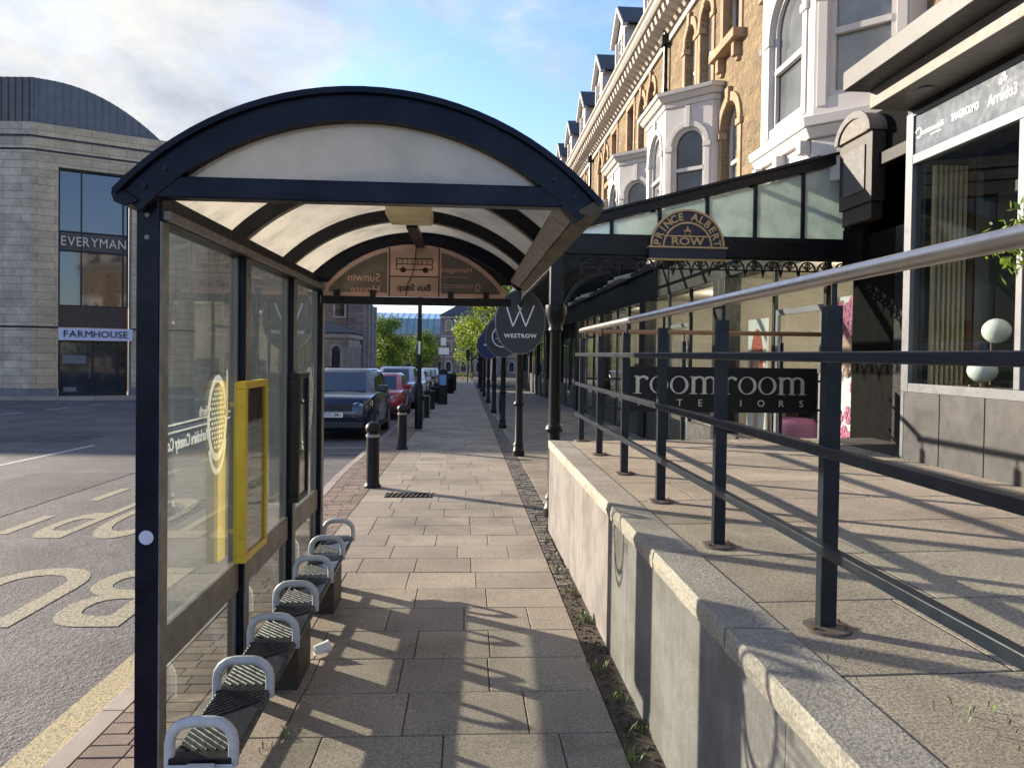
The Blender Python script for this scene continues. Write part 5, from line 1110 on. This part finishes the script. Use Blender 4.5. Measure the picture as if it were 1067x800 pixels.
# ------------------------------------------------------------------ cars
def car(label, L, W, H, hood, paint, x, yfront, seed=0, plate_txt='', wind=(.26, .44), roof_end=.93, clad=True, belt=None):
    """car facing the viewer; local y runs from the nose (0) to the tail (L), z from the ground"""
    c = thing('parked_car', label, 'car', (0, 0, 0), 'cars parked along the kerb'); hw = W / 2; belt = belt or H * .60
    st = [(0.0, .80, .36, hood * .80), (.012, .88, .28, hood * .90), (.04, .955, .22, hood * .97), (.10, .985, .20, hood * 1.0), (wind[0] - .02, 1.0, .20, hood * 1.05), (wind[0] + .05, 1.0, .20, belt), (.6, 1.0, .20, belt * 1.01), (.86, .99, .22, belt * 1.03), (.96, .96, .26, belt * 1.02), (.99, .90, .32, belt * .97), (1.0, .84, .42, belt * .86)]
    rings = []
    for t, k, zb, zt in st:
        w_ = hw * k; y = t * L; m = zb + (zt - zb) * .5
        rings.append([Vector(p) for p in [(-w_ * .80, y, zb), (-w_ * .97, y, zb + .08), (-w_, y, m), (-w_ * .985, y, zt - .12), (-w_ * .93, y, zt - .03), (-w_ * .80, y, zt), (0, y, zt + .02), (w_ * .80, y, zt), (w_ * .93, y, zt - .03), (w_ * .985, y, zt - .12), (w_, y, m), (w_ * .97, y, zb + .08), (w_ * .80, y, zb)]])
    body = MB().loft(rings).build('body', paint, c, smooth=True, auto=38)
    # cabin: pillars and roof in paint, glass panes set proud
    yb0, yt0, yt1, yb1 = wind[0] * L, wind[1] * L, roof_end * L - .06 * L, .975 * L
    bw, tw_ = hw * .90, hw * .74; zb_ = belt - .02; zr = H
    def P(x_, t0, t1, s_): return None
    lo = [(-bw, yb0 + .12, zb_), (-bw * .72, yb0, zb_ - .0), (bw * .72, yb0, zb_), (bw, yb0 + .12, zb_), (bw, yb1, zb_), (-bw, yb1, zb_)]
    up2 = [(-tw_, yt0 + .10, zr - .07), (-tw_ * .75, yt0, zr - .05), (tw_ * .75, yt0, zr - .05), (tw_, yt0 + .10, zr - .07), (tw_, yt1, zr - .09), (-tw_, yt1, zr - .09)]
    g = MB(); g.loft([[Vector(p) for p in lo], [Vector(p) for p in up2], [Vector((p[0] * .84, p[1] + (.12 if p[1] < L * .6 else -.14), zr + .0)) for p in up2]]); cab = g.build('cabin', paint, c, smooth=True, auto=35)
    def pane(g, q, k=.93, off=.006):
        q = [Vector(p) for p in q]; ce = sum(q, Vector()) / len(q); nrm = (q[1] - q[0]).cross(q[2] - q[0]).normalized()
        if nrm.dot(ce - Vector((0, L * .55, belt))) < 0: nrm = -nrm
        g.add([ce + (p - ce) * k + nrm * off for p in q], [(0, 1, 2, 3)])
    g = MB(); pane(g, [(-bw * .74, yb0 + .01, zb_ + .03), (bw * .74, yb0 + .01, zb_ + .03), (tw_ * .76, yt0, zr - .06), (-tw_ * .76, yt0, zr - .06)], .985); g.build('windscreen', 'carglass', cab)
    for s_ in (-1, 1):
        le = lambda t, z01: Vector((s_ * (bw + (tw_ - bw) * z01), (yb0 + .14) * (1 - t) + yb1 * t if z01 == 0 else (yt0 + .12) * (1 - t) + yt1 * t, zb_ + .05 if z01 == 0 else zr - .10))
        for a, b in ((.03, .36), (.38, .68), (.70, .95)):
            g = MB(); pane(g, [le(a, 0), le(b, 0), le(b, 1), le(a, 1)], .94); g.build('side_window', 'carglass', cab)
        g = MB(); g.box(min(s_ * hw * .93, s_ * (hw + .17)), max(s_ * hw * .93, s_ * (hw + .17)), yb0 + .28, yb0 + .40, belt - .0, belt + .17); g.build('wing_mirror', paint, c, bevel=.03)
        for yw in (.185 * L, .80 * L):
            r_ = .345 if H > 1.55 else .31
            wh = MB().tube([(s_ * (hw - .23), yw, r_), (s_ * (hw - .20), yw, r_), (s_ * (hw - .02), yw, r_), (s_ * (hw + .004), yw, r_)], [r_ * .9, r_, r_, r_ * .94], 24).build('wheel', 'tyre', c, smooth=True, auto=30)
            g = MB(); g.tube([(s_ * (hw + .003), yw, r_), (s_ * (hw + .010), yw, r_)], r_ * .70, 20)
            g.build('rim', plain('dark_rim', (.12, .12, .13), .35, metal=.8) if 'dark_rim' not in bpy.data.materials else bpy.data.materials['dark_rim'], wh)
            g = MB(); [g.bar((s_ * (hw + .014), yw, r_), (s_ * (hw + .014), yw + r_ * .66 * math.cos(q * 1.257), r_ + r_ * .66 * math.sin(q * 1.257)), .05, .012, (1, 0, 0)) for q in range(5)]; g.build('spokes', 'rim', wh)
            g = MB(); g.strip(arc(yw, r_, r_ + .085, -12, 192, 20), arc(yw, r_, r_ + .0, -12, 192, 20), ((s_ * hw * .985, 0, 0), (0, 1, 0), (0, 0, 1)), -.03, .025); g.build('wheel_arch', 'plastic', c)
        yl_ = .028 * L - .035
        hl = MB().loft([[Vector((s_ * x_, y_, z_)) for x_, y_, z_ in q] for q in ([(hw * .50, yl_ - .09, hood * .72), (hw * .52, yl_ - .08, hood * .84), (hw * .52, yl_ + .1, hood * .84), (hw * .50, yl_ + .1, hood * .72)], [(hw * .80, yl_ - .04, hood * .74), (hw * .80, yl_ - .03, hood * .89), (hw * .80, yl_ + .14, hood * .89), (hw * .80, yl_ + .14, hood * .74)], [(hw * .965, yl_ + .12, hood * .78), (hw * .96, yl_ + .13, hood * .90), (hw * .9, yl_ + .3, hood * .90), (hw * .9, yl_ + .3, hood * .78)])]).build('headlight', 'lamp_glass', c)
        g = MB(); g.tube([(s_ * hw * .70, yl_ - .085, hood * .80), (s_ * hw * .70, yl_ - .06, hood * .80)], .045, 12); g.build('projector', 'rim', hl)
        g = MB(); g.box(min(s_ * hw * .995, s_ * hw * 1.012), max(s_ * hw * .995, s_ * hw * 1.012), .30 * L, .70 * L, .25, .36); g.build('side_sill', 'plastic', c)
        g = MB(); g.box(min(s_ * hw * .70, s_ * hw * .92), max(s_ * hw * .70, s_ * hw * .92), .985 * L, 1.002 * L, belt * .72, belt * .95); g.build('tail_light', plain('tail_lens', (.35, .01, .01), .2), c)
    g = MB(); g.box(-hw * .50, hw * .50, -.012, .10, hood * .66, hood * .84); g.build('grille', 'plastic', c, bevel=.02)
    g = MB(); g.box(-hw * .78, hw * .78, -.015, .12, .30, .46); g.build('lower_intake', 'plastic', c, bevel=.03)
    np_ = MB().box(-.26, .26, -.034, -.014, hood * .53, hood * .53 + .115).build('number_plate', 'plate', c)
    if plate_txt:
        g = MB(); g.mesh2(txt(plate_txt, .078, .002, 'CENTER', .001, .8), ((0, -.036, hood * .53 + .058), (1, 0, 0), (0, 0, 1))); g.build('plate_lettering', 'black', np_)
    if H > 1.6:
        for s_ in (-1, 1): MB().bar((s_ * tw_ * .92, yt0 + .35, zr + .035), (s_ * tw_ * .92, yt1 - .1, zr + .02), .04, .03).build('roof_rail', 'plastic', c)
    c.location = (x, yfront, gz(yfront) - .1); c.rotation_euler = (-SL, 0, 0); return c
pt = lambda n, col, m=.3: plain(n, col, .22, metal=m, var=.04, coat=1.0)
p_blue = pt('dark_blue_car_paint', (.002, .007, .030)); p_red = pt('red_car_paint', (.36, .012, .03), .1); p_sil = pt('silver_blue_car_paint', (.20, .25, .36), .5); p_wh = pt('white_car_paint', (.66, .68, .70), .0); p_blk = pt('black_car_paint', (.01, .011, .013)); p_gry = pt('grey_car_paint', (.12, .13, .14), .4)
car('dark blue SUV parked nearest, facing the bus shelter', 4.4, 1.90, 1.70, 1.06, p_blue, -3.14, 17.6, plate_txt='YD72 ZMU', belt=1.12)
car('small red hatchback parked behind the dark blue SUV', 3.7, 1.66, 1.52, .94, p_red, -2.92, 24.6, wind=(.24, .42), belt=.98)
car('silver blue SUV parked behind the red hatchback', 4.6, 1.90, 1.74, 1.08, p_sil, -3.06, 30.6, belt=1.12)
car('white car parked fourth in line along the kerb', 4.3, 1.78, 1.58, .98, p_wh, -2.96, 38.0, belt=1.02)
car('black car parked fifth in line along the kerb', 4.4, 1.8, 1.50, .95, p_blk, -3.0, 44.5, belt=.98)
car('grey car parked sixth in line along the kerb', 4.4, 1.8, 1.55, .95, p_gry, -3.0, 51, belt=.98)
car('white car parked last in line near the trees', 4.4, 1.8, 1.6, .98, p_wh, -3.0, 58, belt=1.02)
# ------------------------------------------------------------------ street furniture
def bollard(x, y, label):
    b = thing('bollard', label, 'bollard', (x, y, gz(y)), 'black bollards along the kerb'); z = gz(y)
    MB().lathe((x, y, z), [(.12, 0), (.12, .03), (.10, .05), (.092, .10), (.088, .70), (.094, .705)], 22).build('shaft', 'cast', b, smooth=True, auto=40)
    MB().lathe((x, y, z + .705), [(.094, 0), (.096, .002), (.096, .035), (.094, .037)], 22).build('band', plain('pale_band', (.27, .26, .24), .5) if 'pale_band' not in bpy.data.materials else bpy.data.materials['pale_band'], b, smooth=True, auto=40)
    MB().lathe((x, y, z + .742), [(.08, 0), (.078, .03), (.10, .045), (.105, .07), (.10, .11), (.075, .15), (.03, .172), (.001, .176)], 22).build('cap', 'cast', b, smooth=True, auto=40)
names = ['nearest black bollard with pale band, beside the drain cover', 'second black bollard from the shelter, in front of the red car', 'black bollard just beyond the lamp column', 'second black bollard beyond the lamp column', 'black bollard beside the pay machine']
for (x, y), n_ in zip([(-1.285, 10.37), (-1.287, 15.1), (-1.30, 24.3), (-1.33, 29.2), (-1.36, 34.3)], names): bollard(x, y, n_)
lc = thing('lamp_column', 'tall black street lamp column rising at the kerb beyond the bollards', 'street lamp', (-1.27, 19.95, gz(19.95)))
z = gz(19.95); MB().lathe((-1.27, 19.95, z), [(.105, 0), (.105, 1.15), (.085, 1.22), (.062, 1.24), (.055, 4.0), (.045, 7.4)], 16).build('column', 'cast', lc, smooth=True, auto=40)
MB().tube([(-1.27, 19.95, z + 7.38), (-1.35, 19.95, z + 7.6), (-1.9, 19.95, z + 7.65)], .035, 8).build('arm', 'cast', lc); MB().box(-2.5, -1.85, 19.85, 20.05, z + 7.58, z + 7.70).build('lantern', 'grey_alu', lc, bevel=.03)
MB().box(-1.30, -1.24, 19.87, 19.893, z + 2.0, z + 2.35).build('notice_plate', 'plate', lc)
pm = thing('pay_machine', 'black parking pay machine with blue panel and white sign on its pole', 'pay machine', (-1.05, 33.0, gz(33))); z = gz(33)
MB().box(-1.25, -.85, 32.85, 33.2, z, z + 1.55).build('cabinet', 'black', pm, bevel=.03); MB().box(-1.2, -.9, 32.835, 32.849, z + .85, z + 1.3).build('blue_panel', plain('machine_panel', (.16, .30, .55), .4), pm)
MB().tube([(-1.05, 33.1, z + 1.55), (-1.05, 33.1, z + 2.9)], .04, 8).build('pole', 'grey_alu', pm); g = MB(); g.box(-1.25, -.80, 33.03, 33.05, z + 2.2, z + 2.5); g.box(-1.17, -.93, 33.03, 33.05, z + 2.6, z + 2.95); g.build('sign', 'plainwhite', pm)
def bin_(x, y, label):
    b = thing('litter_bin', label, 'litter bin', (x, y, gz(y)), 'black litter bins'); z = gz(y)
    MB().lathe((x, y, z), [(.26, 0), (.28, .05), (.28, .85), (.30, .9)], 18).build('drum', 'cast', b, smooth=True, auto=40); MB().lathe((x, y, z + .9), [(.30, 0), (.30, .12), (.2, .32), (.02, .38)], 18).build('lid', 'cast', b, smooth=True, auto=40)
bin_(-1.05, 46, 'black domed litter bin on the pavement beyond the pay machine'); bin_(-1.0, 52, 'farther black domed litter bin beyond the pay machine')
# traffic signal and barrier at the far end
ts = thing('traffic_light', 'slim traffic light standing at the far end of the pavement', 'traffic light', (.1, 76, gz(76))); z = gz(76)
MB().tube([(.1, 76, z), (.1, 76, z + 3.4)], .06, 10).build('pole', 'black', ts); MB().box(-.08, .28, 75.8, 75.93, z + 2.3, z + 3.4).build('signal_head', 'black', ts)
br_ = thing('road_barrier', 'low yellow barrier across the far end of the pavement', 'barrier', (-.4, 79, gz(79))); z = gz(79); yb_ = plain('barrier_yellow', (.55, .42, .04), .5)
g = MB(); g.box(-1.3, .6, 78.98, 79.02, z + .75, z + .95); g.box(-1.3, .6, 78.98, 79.02, z + .35, z + .45); g.build('rail', yb_, br_)
for x in (-1.25, -.35, .52): MB().box(x - .04, x + .04, 78.96, 79.04, z, z + 1.0).build('leg', yb_, br_)
# bicycle against the third arcade column
by = thing('bicycle', 'dark bicycle leaning against an arcade column', 'bicycle', (1.2, 26.2, gz(26.2))); z = gz(26.2) + .01
for y in (25.75, 26.78): 
    wv = MB().strip(arc(0, 0, .34, 0, 360, 28), arc(0, 0, .31, 0, 360, 28), ((1.2, y, z + .34), (0, 1, 0), (0, 0, 1)), -.017, .017, True).build('wheel', 'tyre', by)
    g = MB(); [g.tube([(1.2, y, z + .34), (1.2, y + .31 * math.cos(k * .785), z + .34 + .31 * math.sin(k * .785))], .003, 4) for k in range(8)]; g.build('spokes', 'rim', wv)
g = MB(); T_ = lambda a, b: g.tube([(1.2, a[0], z + a[1]), (1.2, b[0], z + b[1])], .016, 6)
for a, b in (((25.75, .34), (25.86, .86)), ((25.88, .78), (26.42, .80)), ((25.90, .70), (26.33, .30)), ((26.33, .30), (26.45, .90)), ((26.33, .30), (26.78, .34)), ((26.78, .34), (26.42, .78)), ((25.86, .86), (25.84, .98))): T_(a, b)
g.build('frame', 'navy_dull', by); g = MB().tube([(.93, 25.86, z + 1.0), (1.0, 25.84, z + .99), (1.4, 25.84, z + .99), (1.47, 25.86, z + 1.0)], .014, 6); g.build('handlebar', 'black', by); MB().box(1.13, 1.27, 26.36, 26.62, z + .90, z + .95).build('saddle', 'black', by, bevel=.02)
